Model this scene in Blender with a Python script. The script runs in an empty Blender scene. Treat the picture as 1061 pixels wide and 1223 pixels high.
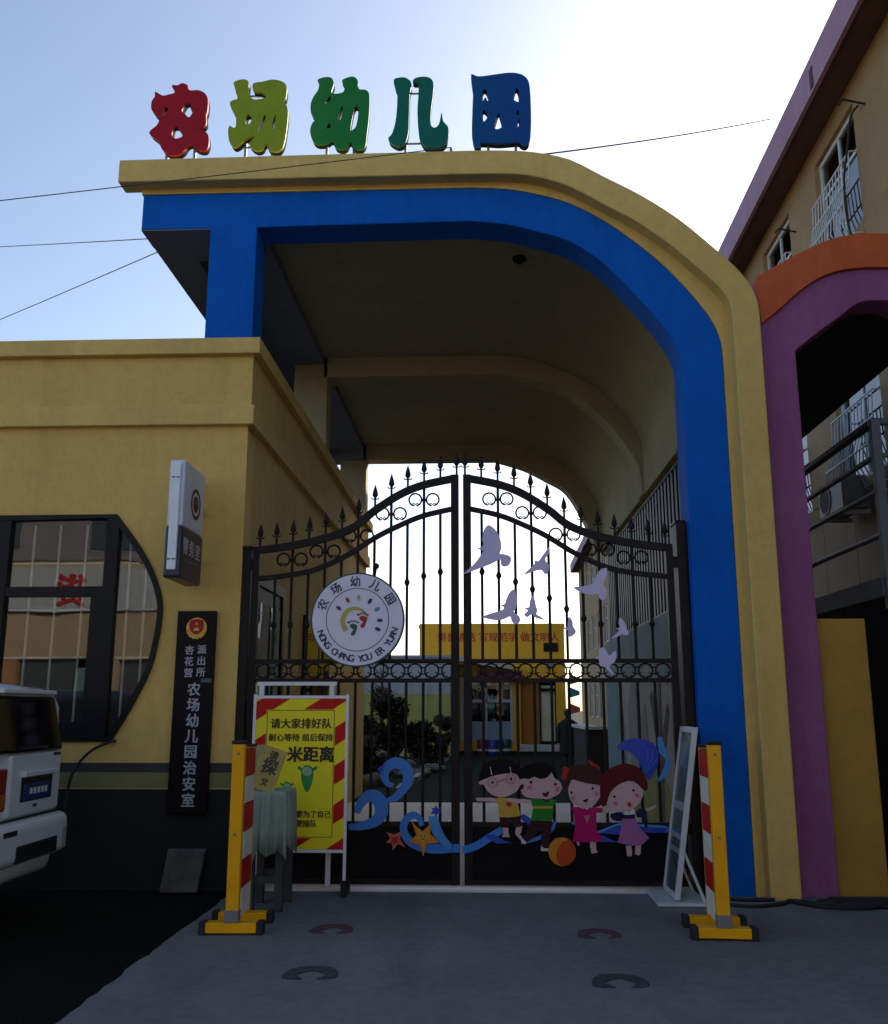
import bpy, bmesh, math, random
from mathutils import Vector, Matrix
R = math.radians
random.seed(7)
C = bpy.context.scene.collection
S = bpy.context.scene

# ------------------------------------------------------------------ camera, sky, sun, exposure
cam = bpy.data.objects.new('camera', bpy.data.cameras.new('camera'))
C.objects.link(cam)
cam.location = (0, 0, 1.45)
cam.rotation_euler = (R(90 + 11.776), 0, R(2.327))
cam.data.sensor_fit = 'VERTICAL'
cam.data.sensor_height = 24
cam.data.lens = 21.98
cam.data.clip_end = 2000
S.camera = cam

SUN_EL, SUN_AZ = 25.0, 40.0          # azimuth from +Y towards +X
w = bpy.data.worlds.new('World'); S.world = w; w.use_nodes = True
nt = w.node_tree
bg = nt.nodes['Background']
sky = nt.nodes.new('ShaderNodeTexSky')
sky.sky_type = 'NISHITA'; sky.sun_disc = False
sky.sun_elevation = R(SUN_EL); sky.sun_rotation = R(SUN_AZ)
sky.air_density = 0.85; sky.dust_density = 2.0; sky.ozone_density = 0.3; sky.altitude = 50
nt.links.new(sky.outputs[0], bg.inputs[0]); bg.inputs[1].default_value = 0.10
sl = bpy.data.lights.new('sun', 'SUN'); sl.energy = 3.0; sl.angle = R(0.6); sl.color = (1, .93, .82)
so = bpy.data.objects.new('sun', sl); C.objects.link(so)
sd = Vector((math.sin(R(SUN_AZ)) * math.cos(R(SUN_EL)), math.cos(R(SUN_AZ)) * math.cos(R(SUN_EL)), math.sin(R(SUN_EL))))
so.rotation_euler = sd.to_track_quat('Z', 'Y').to_euler(); so.location = sd * 60
vs = S.view_settings
S.display_settings.display_device = 'sRGB'
vs.view_transform = 'Standard'; vs.look = 'None'; vs.gamma = 1; vs.use_curve_mapping = False
vs.exposure = 1.42
S.render.engine = 'CYCLES'
S.cycles.max_bounces = 8; S.cycles.diffuse_bounces = 4; S.cycles.transparent_max_bounces = 12

# ------------------------------------------------------------------ materials
MATS = {}
def mat(name, col, rough=.7, var=.12, scale=2.0, bump=.0, bscale=80, metal=0, spec=.5, streak=0.0, col2=None, coat=0):
    if name in MATS: return MATS[name]
    m = bpy.data.materials.new(name); m.use_nodes = True
    n = m.node_tree.nodes; L = m.node_tree.links
    b = n['Principled BSDF']
    b.inputs['Roughness'].default_value = rough
    b.inputs['Metallic'].default_value = metal
    b.inputs['Specular IOR Level'].default_value = spec
    b.inputs['Coat Weight'].default_value = coat
    tc = n.new('ShaderNodeTexCoord')
    no = n.new('ShaderNodeTexNoise'); no.inputs['Scale'].default_value = scale
    no.inputs['Detail'].default_value = 7; no.inputs['Roughness'].default_value = .62
    L.new(tc.outputs['Object'], no.inputs['Vector'])
    rp = n.new('ShaderNodeValToRGB')
    lo = [max(0, c * (1 - var)) for c in col]; hi = [c * (1 + var) for c in (col2 or col)]
    rp.color_ramp.elements[0].position = .3; rp.color_ramp.elements[0].color = (*lo, 1)
    rp.color_ramp.elements[1].position = .7; rp.color_ramp.elements[1].color = (*hi, 1)
    L.new(no.outputs['Fac'], rp.inputs['Fac'])
    out = rp.outputs['Color']
    if streak:
        n3 = n.new('ShaderNodeTexNoise'); n3.inputs['Scale'].default_value = 11; n3.inputs['Detail'].default_value = 6; n3.inputs['Roughness'].default_value = .7
        L.new(tc.outputs['Object'], n3.inputs['Vector'])
        r3 = n.new('ShaderNodeMapRange'); r3.inputs[1].default_value = .3; r3.inputs[2].default_value = .7; r3.inputs[3].default_value = .90; r3.inputs[4].default_value = 1.07
        L.new(n3.outputs['Fac'], r3.inputs[0])
        m3 = n.new('ShaderNodeMix'); m3.data_type = 'RGBA'; m3.blend_type = 'MULTIPLY'; m3.inputs[0].default_value = 1
        L.new(out, m3.inputs[6]); L.new(r3.outputs[0], m3.inputs[7]); out = m3.outputs[2]
        mp = n.new('ShaderNodeMapping'); mp.inputs['Scale'].default_value = (2.3, 2.3, .22)
        L.new(tc.outputs['Object'], mp.inputs['Vector'])
        n2 = n.new('ShaderNodeTexNoise'); n2.inputs['Scale'].default_value = 1.3; n2.inputs['Detail'].default_value = 9; n2.inputs['Roughness'].default_value = .65; n2.inputs['Distortion'].default_value = .5
        L.new(mp.outputs[0], n2.inputs['Vector'])
        r2 = n.new('ShaderNodeValToRGB')
        r2.color_ramp.elements[0].position = .50; r2.color_ramp.elements[0].color = (1, 1, 1, 1)
        r2.color_ramp.elements[1].position = .75; k = 1 - streak; r2.color_ramp.elements[1].color = (k, k, k * .97, 1)
        L.new(n2.outputs['Fac'], r2.inputs['Fac'])
        mx = n.new('ShaderNodeMix'); mx.data_type = 'RGBA'; mx.blend_type = 'MULTIPLY'; mx.inputs[0].default_value = 1
        L.new(out, mx.inputs[6]); L.new(r2.outputs[0], mx.inputs[7]); out = mx.outputs[2]
    L.new(out, b.inputs['Base Color'])
    if bump:
        nb = n.new('ShaderNodeTexNoise'); nb.inputs['Scale'].default_value = bscale; nb.inputs['Detail'].default_value = 4
        L.new(tc.outputs['Object'], nb.inputs['Vector'])
        bp = n.new('ShaderNodeBump'); bp.inputs['Strength'].default_value = bump; bp.inputs['Distance'].default_value = .01
        L.new(nb.outputs['Fac'], bp.inputs['Height']); L.new(bp.outputs[0], b.inputs['Normal'])
    MATS[name] = m
    return m

def grad_mat(name, c0, c1):
    """paint that fades from c0 at the left edge to c1 at the right edge of the piece"""
    m = bpy.data.materials.new(name); m.use_nodes = True
    n = m.node_tree.nodes; L = m.node_tree.links; b = n['Principled BSDF']
    b.inputs['Roughness'].default_value = .5; b.inputs['Specular IOR Level'].default_value = .15
    tc = n.new('ShaderNodeTexCoord'); sp = n.new('ShaderNodeSeparateXYZ'); L.new(tc.outputs['Generated'], sp.inputs[0])
    rp = n.new('ShaderNodeValToRGB'); rp.color_ramp.elements[0].color = (*c0, 1); rp.color_ramp.elements[1].color = (*c1, 1)
    L.new(sp.outputs[0], rp.inputs[0])
    no = n.new('ShaderNodeTexNoise'); no.inputs['Scale'].default_value = 9; no.inputs['Detail'].default_value = 5
    L.new(tc.outputs['Object'], no.inputs['Vector'])
    mr = n.new('ShaderNodeMapRange'); mr.inputs[3].default_value = .82; mr.inputs[4].default_value = 1.1
    L.new(no.outputs[0], mr.inputs[0])
    mx = n.new('ShaderNodeMix'); mx.data_type = 'RGBA'; mx.blend_type = 'MULTIPLY'; mx.inputs[0].default_value = 1
    L.new(rp.outputs[0], mx.inputs[6]); L.new(mr.outputs[0], mx.inputs[7]); L.new(mx.outputs[2], b.inputs['Base Color'])
    return m

def glass_mat(name, tint=(.55, .6, .6), refl=1.45, rough=.0):
    m = bpy.data.materials.new(name); m.use_nodes = True
    n = m.node_tree.nodes; L = m.node_tree.links
    n.remove(n['Principled BSDF'])
    tr = n.new('ShaderNodeBsdfTransparent'); tr.inputs[0].default_value = (*tint, 1)
    gl = n.new('ShaderNodeBsdfGlossy'); gl.inputs['Roughness'].default_value = rough
    gl.inputs[0].default_value = (.9, .93, .95, 1)
    fr = n.new('ShaderNodeFresnel'); fr.inputs[0].default_value = refl
    no = n.new('ShaderNodeTexNoise'); no.inputs['Scale'].default_value = 1.3
    tc = n.new('ShaderNodeTexCoord'); L.new(tc.outputs['Object'], no.inputs['Vector'])
    bp = n.new('ShaderNodeBump'); bp.inputs['Strength'].default_value = .10; bp.inputs['Distance'].default_value = .02
    L.new(no.outputs[0], bp.inputs['Height']); L.new(bp.outputs[0], gl.inputs['Normal'])
    mx = n.new('ShaderNodeMixShader'); L.new(fr.outputs[0], mx.inputs[0]); L.new(tr.outputs[0], mx.inputs[1]); L.new(gl.outputs[0], mx.inputs[2])
    L.new(mx.outputs[0], n['Material Output'].inputs[0])
    MATS[name] = m
    return m

# ------------------------------------------------------------------ mesh helpers
class MB:
    def __init__(s): s.v = []; s.f = []
    def box(s, x0, x1, y0, y1, z0, z1):
        x0, x1 = min(x0, x1), max(x0, x1)
        k = len(s.v)
        s.v += [(x0, y0, z0), (x1, y0, z0), (x1, y1, z0), (x0, y1, z0), (x0, y0, z1), (x1, y0, z1), (x1, y1, z1), (x0, y1, z1)]
        s.f += [tuple(k + i for i in q) for q in ((0, 3, 2, 1), (4, 5, 6, 7), (0, 1, 5, 4), (1, 2, 6, 5), (2, 3, 7, 6), (3, 0, 4, 7))]
        return s
    def hexa(s, p):
        k = len(s.v); s.v += list(p)
        s.f += [tuple(k + i for i in q) for q in ((0, 3, 2, 1), (4, 5, 6, 7), (0, 1, 5, 4), (1, 2, 6, 5), (2, 3, 7, 6), (3, 0, 4, 7))]
        return s
    def prism(s, poly, y0, y1):
        a = sum(poly[i][0] * poly[(i + 1) % len(poly)][1] - poly[(i + 1) % len(poly)][0] * poly[i][1] for i in range(len(poly)))
        if a < 0: poly = poly[::-1]
        k = len(s.v); n = len(poly)
        s.v += [(x, y0, z) for x, z in poly] + [(x, y1, z) for x, z in poly]
        s.f.append(tuple(k + i for i in range(n))); s.f.append(tuple(k + n + i for i in reversed(range(n))))
        for i in range(n):
            j = (i + 1) % n
            s.f.append((k + j, k + i, k + n + i, k + n + j))
        return s
    def tube(s, pts, r, n=8, cap=True):
        pts = [Vector(p) for p in pts]; rs = r if isinstance(r, (list, tuple)) else [r] * len(pts)
        k = len(s.v); up = None
        for i, p in enumerate(pts):
            t = (pts[min(i + 1, len(pts) - 1)] - pts[max(i - 1, 0)]).normalized()
            if up is None:
                up = Vector((0, 0, 1)) if abs(t.z) < .9 else Vector((1, 0, 0))
            a = t.cross(up).normalized(); b = a.cross(t); up = b
            for j in range(n):
                q = 2 * math.pi * j / n
                s.v.append(tuple(p + (a * math.cos(q) + b * math.sin(q)) * rs[i]))
        for i in range(len(pts) - 1):
            for j in range(n):
                s.f.append((k + i * n + j, k + i * n + (j + 1) % n, k + (i + 1) * n + (j + 1) % n, k + (i + 1) * n + j))
        if cap:
            s.f.append(tuple(k + j for j in reversed(range(n)))); m = k + (len(pts) - 1) * n; s.f.append(tuple(m + j for j in range(n)))
        return s
    def bar(s, pts, w, y0, y1):
        """flat bar of width w that follows pts in the XZ plane"""
        L_, R_ = [], []
        for i, p in enumerate(pts):
            a = Vector(pts[max(i - 1, 0)]); b = Vector(pts[min(i + 1, len(pts) - 1)]); t = (b - a).normalized()
            ww = w[i] if isinstance(w, (list, tuple)) else w
            nrm = Vector((-t.y, t.x)) * ww / 2
            L_.append((p[0] + nrm.x, p[1] + nrm.y)); R_.append((p[0] - nrm.x, p[1] - nrm.y))
        k = len(s.v); n = len(pts)
        for yy in (y0, y1): s.v += [(x, yy, z) for x, z in L_] + [(x, yy, z) for x, z in R_]
        for i in range(n - 1):
            s.f += [(k + i, k + i + 1, k + n + i + 1, k + n + i)[::-1] if False else (k + i, k + n + i, k + n + i + 1, k + i + 1),
                    (k + 2 * n + i, k + 2 * n + i + 1, k + 3 * n + i + 1, k + 3 * n + i),
                    (k + i, k + i + 1, k + 2 * n + i + 1, k + 2 * n + i),
                    (k + n + i, k + 3 * n + i, k + 3 * n + i + 1, k + n + i + 1)]
        for i in (0, n - 1):
            q = (k + i, k + 2 * n + i, k + 3 * n + i, k + n + i); s.f.append(q if i == 0 else q[::-1])
        return s
    def lathe(s, prof, cx, cy, n=12):
        k = len(s.v)
        for r, zz in prof:
            for j in range(n):
                q = 2 * math.pi * j / n; s.v.append((cx + r * math.cos(q), cy + r * math.sin(q), zz))
        for i in range(len(prof) - 1):
            for j in range(n): s.f.append((k + i * n + j, k + i * n + (j + 1) % n, k + (i + 1) * n + (j + 1) % n, k + (i + 1) * n + j))
        s.f.append(tuple(k + j for j in reversed(range(n)))); m = k + (len(prof) - 1) * n; s.f.append(tuple(m + j for j in range(n)))
        return s
    def loft(s, secs):
        """secs: list of (y, [(x,z)...]) with equal counts"""
        k = len(s.v); n = len(secs[0][1])
        for y, p in secs: s.v += [(x, y, z) for x, z in p]
        for i in range(len(secs) - 1):
            for j in range(n - 1): s.f.append((k + i * n + j, k + i * n + j + 1, k + (i + 1) * n + j + 1, k + (i + 1) * n + j))
        return s
    def mesh(s, name):
        me = bpy.data.meshes.new(name); me.from_pydata(s.v, [], s.f); me.validate(); me.update(); return me

def disc(cx, cz, r, n=32, r2=None, rot=0):
    r2 = r2 or r; c, q = math.cos(rot), math.sin(rot)
    return [(cx + r * math.cos(t) * c - r2 * math.sin(t) * q, cz + r * math.cos(t) * q + r2 * math.sin(t) * c) for t in (2 * math.pi * i / n for i in range(n))]
def catmull(p, k=4, closed=False):
    out = []; n = len(p)
    for i in range(n if closed else n - 1):
        a, b, c, d = (p[(i - 1) % n], p[i], p[(i + 1) % n], p[(i + 2) % n]) if closed else (p[max(i - 1, 0)], p[i], p[i + 1], p[min(i + 2, n - 1)])
        for j in range(k):
            t = j / k
            out.append(tuple(.5 * (2 * b[e] + (c[e] - a[e]) * t + (2 * a[e] - 5 * b[e] + 4 * c[e] - d[e]) * t * t + (3 * b[e] - a[e] - 3 * c[e] + d[e]) * t ** 3) for e in range(len(b))))
    if not closed: out.append(tuple(p[-1]))
    return out
def resample(p, n):
    d = [0]
    for i in range(1, len(p)): d.append(d[-1] + math.dist(p[i], p[i - 1]))
    out = []
    for k in range(n):
        t = d[-1] * k / (n - 1); i = 0
        while i < len(d) - 2 and d[i + 1] < t: i += 1
        u = (t - d[i]) / max(1e-9, d[i + 1] - d[i]); u = min(max(u, 0), 1)
        out.append(tuple(p[i][e] + (p[i + 1][e] - p[i][e]) * u for e in range(len(p[0]))))
    return out

def flat_mesh(loops, y0, y1):
    """polygon with holes in XZ, extruded between y0 and y1"""
    cu = bpy.data.curves.new('outline', 'CURVE'); cu.dimensions = '2D'; cu.fill_mode = 'BOTH'; cu.extrude = abs(y1 - y0) / 2
    for lp in loops:
        sp = cu.splines.new('POLY'); sp.points.add(len(lp) - 1); sp.use_cyclic_u = True
        for q, p in zip(sp.points, lp): q.co = (p[0], p[1], 0, 1)
    o = bpy.data.objects.new('outline', cu)
    me = bpy.data.meshes.new_from_object(o)
    me.transform(Matrix.Translation((0, (y0 + y1) / 2, 0)) @ Matrix.Rotation(R(90), 4, 'X'))
    bpy.data.objects.remove(o); bpy.data.curves.remove(cu)
    return me

def text_mesh(txt, size, bold=0.0, depth=.002):
    """text standing in XZ, centred on its own bounding box, facing -Y"""
    cu = bpy.data.curves.new('lettering', 'FONT'); cu.body = txt; cu.size = size; cu.extrude = depth
    o = bpy.data.objects.new('lettering', cu)
    me = bpy.data.meshes.new_from_object(o)
    bpy.data.objects.remove(o); bpy.data.curves.remove(cu)
    me.transform(Matrix.Rotation(R(90), 4, 'X'))
    if len(me.vertices):
        xs = [v.co.x for v in me.vertices]; zs = [v.co.z for v in me.vertices]
        me.transform(Matrix.Translation((-(min(xs) + max(xs)) / 2, 0, -(min(zs) + max(zs)) / 2)))
    if bold:
        b = bold * size; out = join([(me, Matrix.Translation((dx * b, dy, dz * b))) for dx, dz, dy in ((0, 0, 0), (-1, .6, -.0002), (1, .6, .0002), (-1, -.6, -.0003), (1, -.6, .0003))])
        bpy.data.meshes.remove(me); return out
    return me
def join(items):
    """items: (mesh, matrix) -> one mesh"""
    bm = bmesh.new()
    for me, M in items:
        me = me.copy(); me.transform(M); bm.from_mesh(me); bpy.data.meshes.remove(me)
    me = bpy.data.meshes.new('joined'); bm.to_mesh(me); bm.free(); return me
T = Matrix.Translation

def base_of(o):
    v = Vector((0, 0, 0))
    while o is not None: v += o.location; o = o.parent
    return v
def obj(name, m, material, parent=None, smooth=False, bevel=0, local=False, stuff=False):
    me = m.mesh(name) if isinstance(m, MB) else m
    me.name = name
    o = bpy.data.objects.new(name, me); C.objects.link(o)
    if material is not None:
        me.materials.clear(); me.materials.append(material)
    if parent is not None:
        o.parent = parent
        if not local: me.transform(T(-base_of(parent)))
    elif not local:
        xs = [v.co for v in me.vertices]
        if xs:
            b = Vector(((min(v.x for v in xs) + max(v.x for v in xs)) / 2, (min(v.y for v in xs) + max(v.y for v in xs)) / 2, min(v.z for v in xs)))
            me.transform(T(-b)); o.location = b
    if smooth:
        for p in me.polygons: p.use_smooth = True
        if smooth != 'all':
            try: me.set_sharp_from_angle(angle=R(40))
            except Exception: pass
    if bevel:
        bv = o.modifiers.new('bevel', 'BEVEL'); bv.width = bevel; bv.segments = 2; bv.limit_method = 'ANGLE'; bv.angle_limit = R(40)
    if stuff: o['kind'] = 'stuff'
    return o
def tag(o, label, cat, group=None):
    o['label'] = label; o['category'] = cat
    if group: o['group'] = group
    return o
def thing(name, label, cat, loc=(0, 0, 0), group=None, rz=0):
    o = bpy.data.objects.new(name, None); C.objects.link(o); o.location = loc; o.rotation_euler.z = rz; o.empty_display_size = .2
    return tag(o, label, cat, group)
def struct(name, m, material, **k):
    o = obj(name, m, material, **k); o['kind'] = 'structure'; return o
def box(*a): return MB().box(*a)
def inst(src, name, parent, mtx):
    """another object that shares src's mesh"""
    o = bpy.data.objects.new(name, src.data); C.objects.link(o); o.parent = parent; o.matrix_local = mtx
    for md in src.modifiers:
        if md.type == 'BEVEL':
            b = o.modifiers.new('bevel', 'BEVEL'); b.width = md.width; b.segments = md.segments; b.limit_method = 'ANGLE'
    return o
def text(name, txt, size, x, y, z, material, parent, bold=0, vertical=False, pitch=1.15, depth=.002, rot=None):
    if vertical:
        me = join([(text_mesh(c, size, bold, depth), T((0, 0, -i * size * pitch))) for i, c in enumerate(txt)])
    else:
        me = text_mesh(txt, size, bold, depth)
    M = T((x, y, z)) @ (rot or Matrix.Identity(4))
    me.transform(M)
    return obj(name, me, material, parent)
def art(name, loops, y, material, parent=None, k=4, depth=.003):
    lp = [catmull(l, k, True) if k > 1 else l for l in loops]
    return obj(name, flat_mesh(lp, y - depth, y), material, parent)
# ---- traced outlines, in metres
ART = {
 'nong':[[(-3.061,7.161),(-3.04,7.16),(-2.984,7.125),(-2.93,7.134),(-2.869,7.155),(-2.9,7.217),(-2.888,7.235),(-2.846,7.231),(-2.8,7.252),(-2.75,7.228),(-2.731,7.174),(-2.645,7.172),(-2.582,7.139),(-2.547,7.07),(-2.545,6.95),(-2.556,6.905),(-2.551,6.815),(-2.583,6.778),(-2.623,6.772),(-2.568,6.741),(-2.525,6.695),(-2.514,6.606),(-2.531,6.547),(-2.57,6.533),(-2.625,6.55),(-2.682,6.603),(-2.721,6.582),(-2.758,6.523),(-2.837,6.489),(-2.905,6.513),(-2.963,6.573),(-2.994,6.641),(-3.088,6.733),(-3.019,6.813),(-3.002,6.88),(-3.053,6.934),(-3.085,6.995),(-3.083,7.071),(-3.058,7.115)],[(-2.952,7.006),(-2.924,6.983),(-2.925,6.953),(-2.957,6.913),(-2.965,6.931)],[(-2.747,7.043),(-2.698,7.022),(-2.71,6.984),(-2.687,6.939),(-2.718,6.887),(-2.753,6.918),(-2.79,6.957),(-2.772,7.009)],[(-2.842,6.8),(-2.813,6.777),(-2.768,6.694),(-2.834,6.666),(-2.87,6.704),(-2.867,6.779)]],
 'chang':[[(-2.308,7.245),(-2.255,7.271),(-2.186,7.269),(-2.164,7.226),(-2.167,7.135),(-2.145,7.096),(-2.11,7.058),(-2.015,7.067),(-1.996,7.092),(-2.045,7.131),(-2.113,7.141),(-2.123,7.225),(-2.036,7.245),(-1.928,7.264),(-1.832,7.231),(-1.8,7.169),(-1.806,7.064),(-1.818,7.042),(-1.781,6.928),(-1.787,6.734),(-1.809,6.572),(-1.847,6.514),(-1.913,6.509),(-1.955,6.547),(-1.976,6.591),(-2.008,6.533),(-2.06,6.52),(-2.116,6.558),(-2.131,6.603),(-2.08,6.668),(-2.16,6.648),(-2.224,6.583),(-2.276,6.562),(-2.319,6.615),(-2.338,6.72),(-2.327,6.786),(-2.286,6.763),(-2.267,6.792),(-2.276,6.897),(-2.308,6.943),(-2.336,7.026),(-2.306,7.056),(-2.266,7.07),(-2.283,7.138),(-2.299,7.199)],[(-2.157,6.901),(-2.122,6.863),(-2.133,6.811),(-2.173,6.797),(-2.176,6.864)],[(-2.001,6.889),(-1.987,6.859),(-2.035,6.719),(-2.056,6.727),(-2.026,6.83)],[(-1.894,6.894),(-1.903,6.767),(-1.921,6.708),(-1.925,6.812)]],
 'you':[[(-1.507,7.251),(-1.436,7.276),(-1.376,7.263),(-1.356,7.199),(-1.375,7.112),(-1.332,7.095),(-1.261,7.116),(-1.256,7.188),(-1.278,7.228),(-1.257,7.252),(-1.179,7.274),(-1.129,7.232),(-1.12,7.144),(-1.049,7.126),(-1.017,7.069),(-1.016,6.864),(-1.034,6.646),(-1.046,6.545),(-1.094,6.508),(-1.151,6.525),(-1.187,6.588),(-1.214,6.534),(-1.262,6.512),(-1.319,6.537),(-1.356,6.608),(-1.404,6.578),(-1.488,6.572),(-1.539,6.613),(-1.565,6.707),(-1.551,6.785),(-1.524,6.831),(-1.561,6.895),(-1.568,6.99),(-1.544,7.069),(-1.504,7.139),(-1.494,7.203)],[(-1.381,7.072),(-1.387,7.025),(-1.422,6.994),(-1.432,7.01),(-1.409,7.049)],[(-1.275,6.966),(-1.265,6.934),(-1.283,6.824),(-1.312,6.841),(-1.292,6.903)],[(-1.138,6.962),(-1.116,6.914),(-1.134,6.758),(-1.168,6.712),(-1.189,6.72),(-1.165,6.9)],[(-1.388,6.788),(-1.373,6.749),(-1.401,6.721),(-1.415,6.742)]],
 'er':[[(-0.784,7.234),(-0.696,7.251),(-0.639,7.217),(-0.622,7.169),(-0.638,7.058),(-0.643,6.822),(-0.649,6.666),(-0.676,6.566),(-0.732,6.529),(-0.802,6.562),(-0.833,6.617),(-0.796,6.67),(-0.763,6.826),(-0.754,7.062),(-0.78,7.158)],[(-0.611,7.209),(-0.583,7.24),(-0.512,7.253),(-0.448,7.236),(-0.416,7.179),(-0.42,7.052),(-0.437,6.895),(-0.44,6.754),(-0.405,6.714),(-0.363,6.752),(-0.338,6.869),(-0.324,6.782),(-0.279,6.719),(-0.275,6.641),(-0.293,6.548),(-0.356,6.507),(-0.467,6.51),(-0.516,6.554),(-0.551,6.664),(-0.564,6.899),(-0.556,7.056),(-0.557,7.183),(-0.589,7.192)]],
 'yuan':[[(-0.062,7.257),(-0.042,7.261),(0.012,7.239),(0.158,7.255),(0.292,7.27),(0.385,7.258),(0.45,7.216),(0.482,7.132),(0.491,6.893),(0.487,6.672),(0.471,6.541),(0.431,6.506),(0.386,6.529),(0.367,6.544),(0.203,6.534),(0.085,6.544),(0.026,6.546),(0.019,6.502),(-0.027,6.503),(-0.053,6.584),(-0.058,6.687),(-0.051,6.909),(-0.046,7.058),(-0.058,7.163)],[(0.05,7.092),(0.077,7.092),(0.103,6.994),(0.089,6.979),(0.07,7.017),(0.043,6.981)],[(0.362,7.106),(0.382,7.06),(0.38,6.963),(0.334,6.987),(0.342,7.046)],[(0.049,6.891),(0.094,6.831),(0.05,6.765)],[(0.187,6.843),(0.2,6.835),(0.221,6.709),(0.152,6.693)],[(0.372,6.875),(0.384,6.822),(0.352,6.838)],[(0.377,6.793),(0.383,6.734),(0.356,6.691),(0.37,6.749)]],
 'doves':[[(0.062,2.993),(0.123,2.947),(0.163,2.864),(0.168,2.781),(0.151,2.74),(0.181,2.74),(0.242,2.719),(0.251,2.678),(0.22,2.633),(0.17,2.638),(0.157,2.699),(0.13,2.679),(0.069,2.649),(-0.012,2.618),(-0.093,2.588),(-0.158,2.568),(-0.103,2.619),(-0.052,2.67),(-0.001,2.741),(0.013,2.772),(-0.035,2.787),(0.014,2.813),(0.006,2.865),(0.021,2.948)],[(0.581,2.799),(0.572,2.737),(0.544,2.697),(0.554,2.666),(0.573,2.639),(0.562,2.574),(0.536,2.564),(0.512,2.595),(0.472,2.595),(0.411,2.575),(0.36,2.559),(0.412,2.616),(0.453,2.656),(0.447,2.681),(0.484,2.677),(0.515,2.717),(0.546,2.758)],[(1.064,2.612),(1.051,2.531),(1.029,2.47),(1.044,2.44),(1.057,2.4),(1.035,2.34),(0.995,2.35),(0.977,2.39),(0.927,2.386),(0.867,2.395),(0.808,2.421),(0.779,2.452),(0.849,2.455),(0.92,2.471),(0.95,2.491),(0.932,2.532),(0.961,2.521),(0.976,2.552),(1.004,2.592)],[(0.278,2.43),(0.297,2.353),(0.286,2.273),(0.269,2.243),(0.314,2.203),(0.32,2.163),(0.283,2.137),(0.248,2.163),(0.235,2.203),(0.174,2.177),(0.104,2.174),(0.025,2.19),(0.001,2.204),(0.085,2.234),(0.155,2.253),(0.186,2.277),(0.156,2.304),(0.19,2.309),(0.207,2.354),(0.238,2.414)],[(0.427,2.383),(0.451,2.332),(0.456,2.292),(0.469,2.252),(0.46,2.222),(0.494,2.202),(0.523,2.172),(0.483,2.182),(0.444,2.196),(0.42,2.222),(0.38,2.197),(0.355,2.223),(0.385,2.252),(0.356,2.277),(0.396,2.282),(0.402,2.323)],[(0.732,2.201),(0.761,2.161),(0.764,2.122),(0.788,2.072),(0.748,2.033),(0.718,2.037),(0.719,2.082),(0.68,2.102),(0.716,2.116),(0.721,2.151)],[(1.158,2.19),(1.196,2.15),(1.21,2.1),(1.228,2.061),(1.202,2.041),(1.173,2.055),(1.132,2.031),(1.077,2.016),(1.113,2.051),(1.144,2.081),(1.125,2.101),(1.151,2.106),(1.147,2.15)],[(1.011,1.943),(1.039,1.904),(1.058,1.875),(1.108,1.914),(1.116,1.865),(1.095,1.816),(1.055,1.787),(1.091,1.719),(1.062,1.728),(1.015,1.781),(0.977,1.797),(0.969,1.845),(0.939,1.855),(0.97,1.875),(0.975,1.924)]],
 'swirlA':[(-0.736,0.826),(-0.778,0.834),(-0.805,0.873),(-0.81,0.928),(-0.78,0.979),(-0.728,1.004),(-0.676,0.994),(-0.634,0.954),(-0.618,0.894),(-0.633,0.834),(-0.674,0.774),(-0.725,0.729),(-0.787,0.704),(-0.828,0.714)],
 'swirlB':[(-1.034,0.605),(-1.014,0.664),(-0.974,0.719),(-0.922,0.744),(-0.87,0.724),(-0.838,0.675),(-0.837,0.605),(-0.868,0.556),(-0.929,0.526),(-1.021,0.504),(-1.099,0.501)],
 'swirlC':[(-0.502,0.509),(-0.528,0.572),(-0.579,0.592),(-0.631,0.557),(-0.653,0.498),(-0.635,0.43),(-0.578,0.377),(-0.486,0.345),(-0.363,0.334),(-0.261,0.337)],
 'swirlD':[(-0.413,0.588),(-0.404,0.529),(-0.374,0.461),(-0.322,0.393),(-0.261,0.343)],
 'swirlE':[(-0.261,0.337),(-0.198,0.34)],
 'swirlF':[(-0.172,0.323),(-0.066,0.356),(0.044,0.421),(0.158,0.491)],
 'waveLow':[(0.008,0.432),(0.08,0.444),(0.164,0.398),(0.297,0.381),(0.442,0.423),(0.54,0.481),(0.577,0.55),(0.541,0.562),(0.468,0.515),(0.325,0.607),(0.304,0.561),(0.467,0.469),(0.541,0.562),(0.709,0.528),(0.876,0.483),(0.924,0.46),(1.093,0.518),(1.285,0.508),(1.463,0.497),(1.462,0.463),(1.283,0.469),(1.187,0.461),(1.092,0.472),(1.185,0.415),(1.172,0.392),(1.041,0.403),(0.923,0.453),(0.802,0.402),(0.706,0.39),(0.574,0.424),(0.525,0.354),(0.392,0.331),(0.224,0.334),(0.104,0.375)],
 'star1':[(-0.584,0.543),(-0.496,0.47),(-0.425,0.539),(-0.435,0.451),(-0.358,0.383),(-0.46,0.373),(-0.49,0.276),(-0.522,0.367),(-0.609,0.386),(-0.548,0.44)],
 'star2':[(-0.789,0.463),(-0.727,0.444),(-0.661,0.469),(-0.681,0.41),(-0.631,0.343),(-0.696,0.371),(-0.736,0.318),(-0.742,0.376),(-0.793,0.38),(-0.758,0.415)],
 'splash1':[(-0.43,0.656),(-0.403,0.647),(-0.389,0.676),(-0.376,0.647),(-0.341,0.657),(-0.363,0.632),(-0.338,0.608),(-0.374,0.607),(-0.389,0.583),(-0.402,0.607),(-0.433,0.602),(-0.413,0.632)],
 'splash2':[(-0.879,0.953),(-0.842,0.979),(-0.811,0.984),(-0.826,0.958),(-0.811,0.938),(-0.847,0.943),(-0.857,0.923),(-0.863,0.948)],
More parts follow.
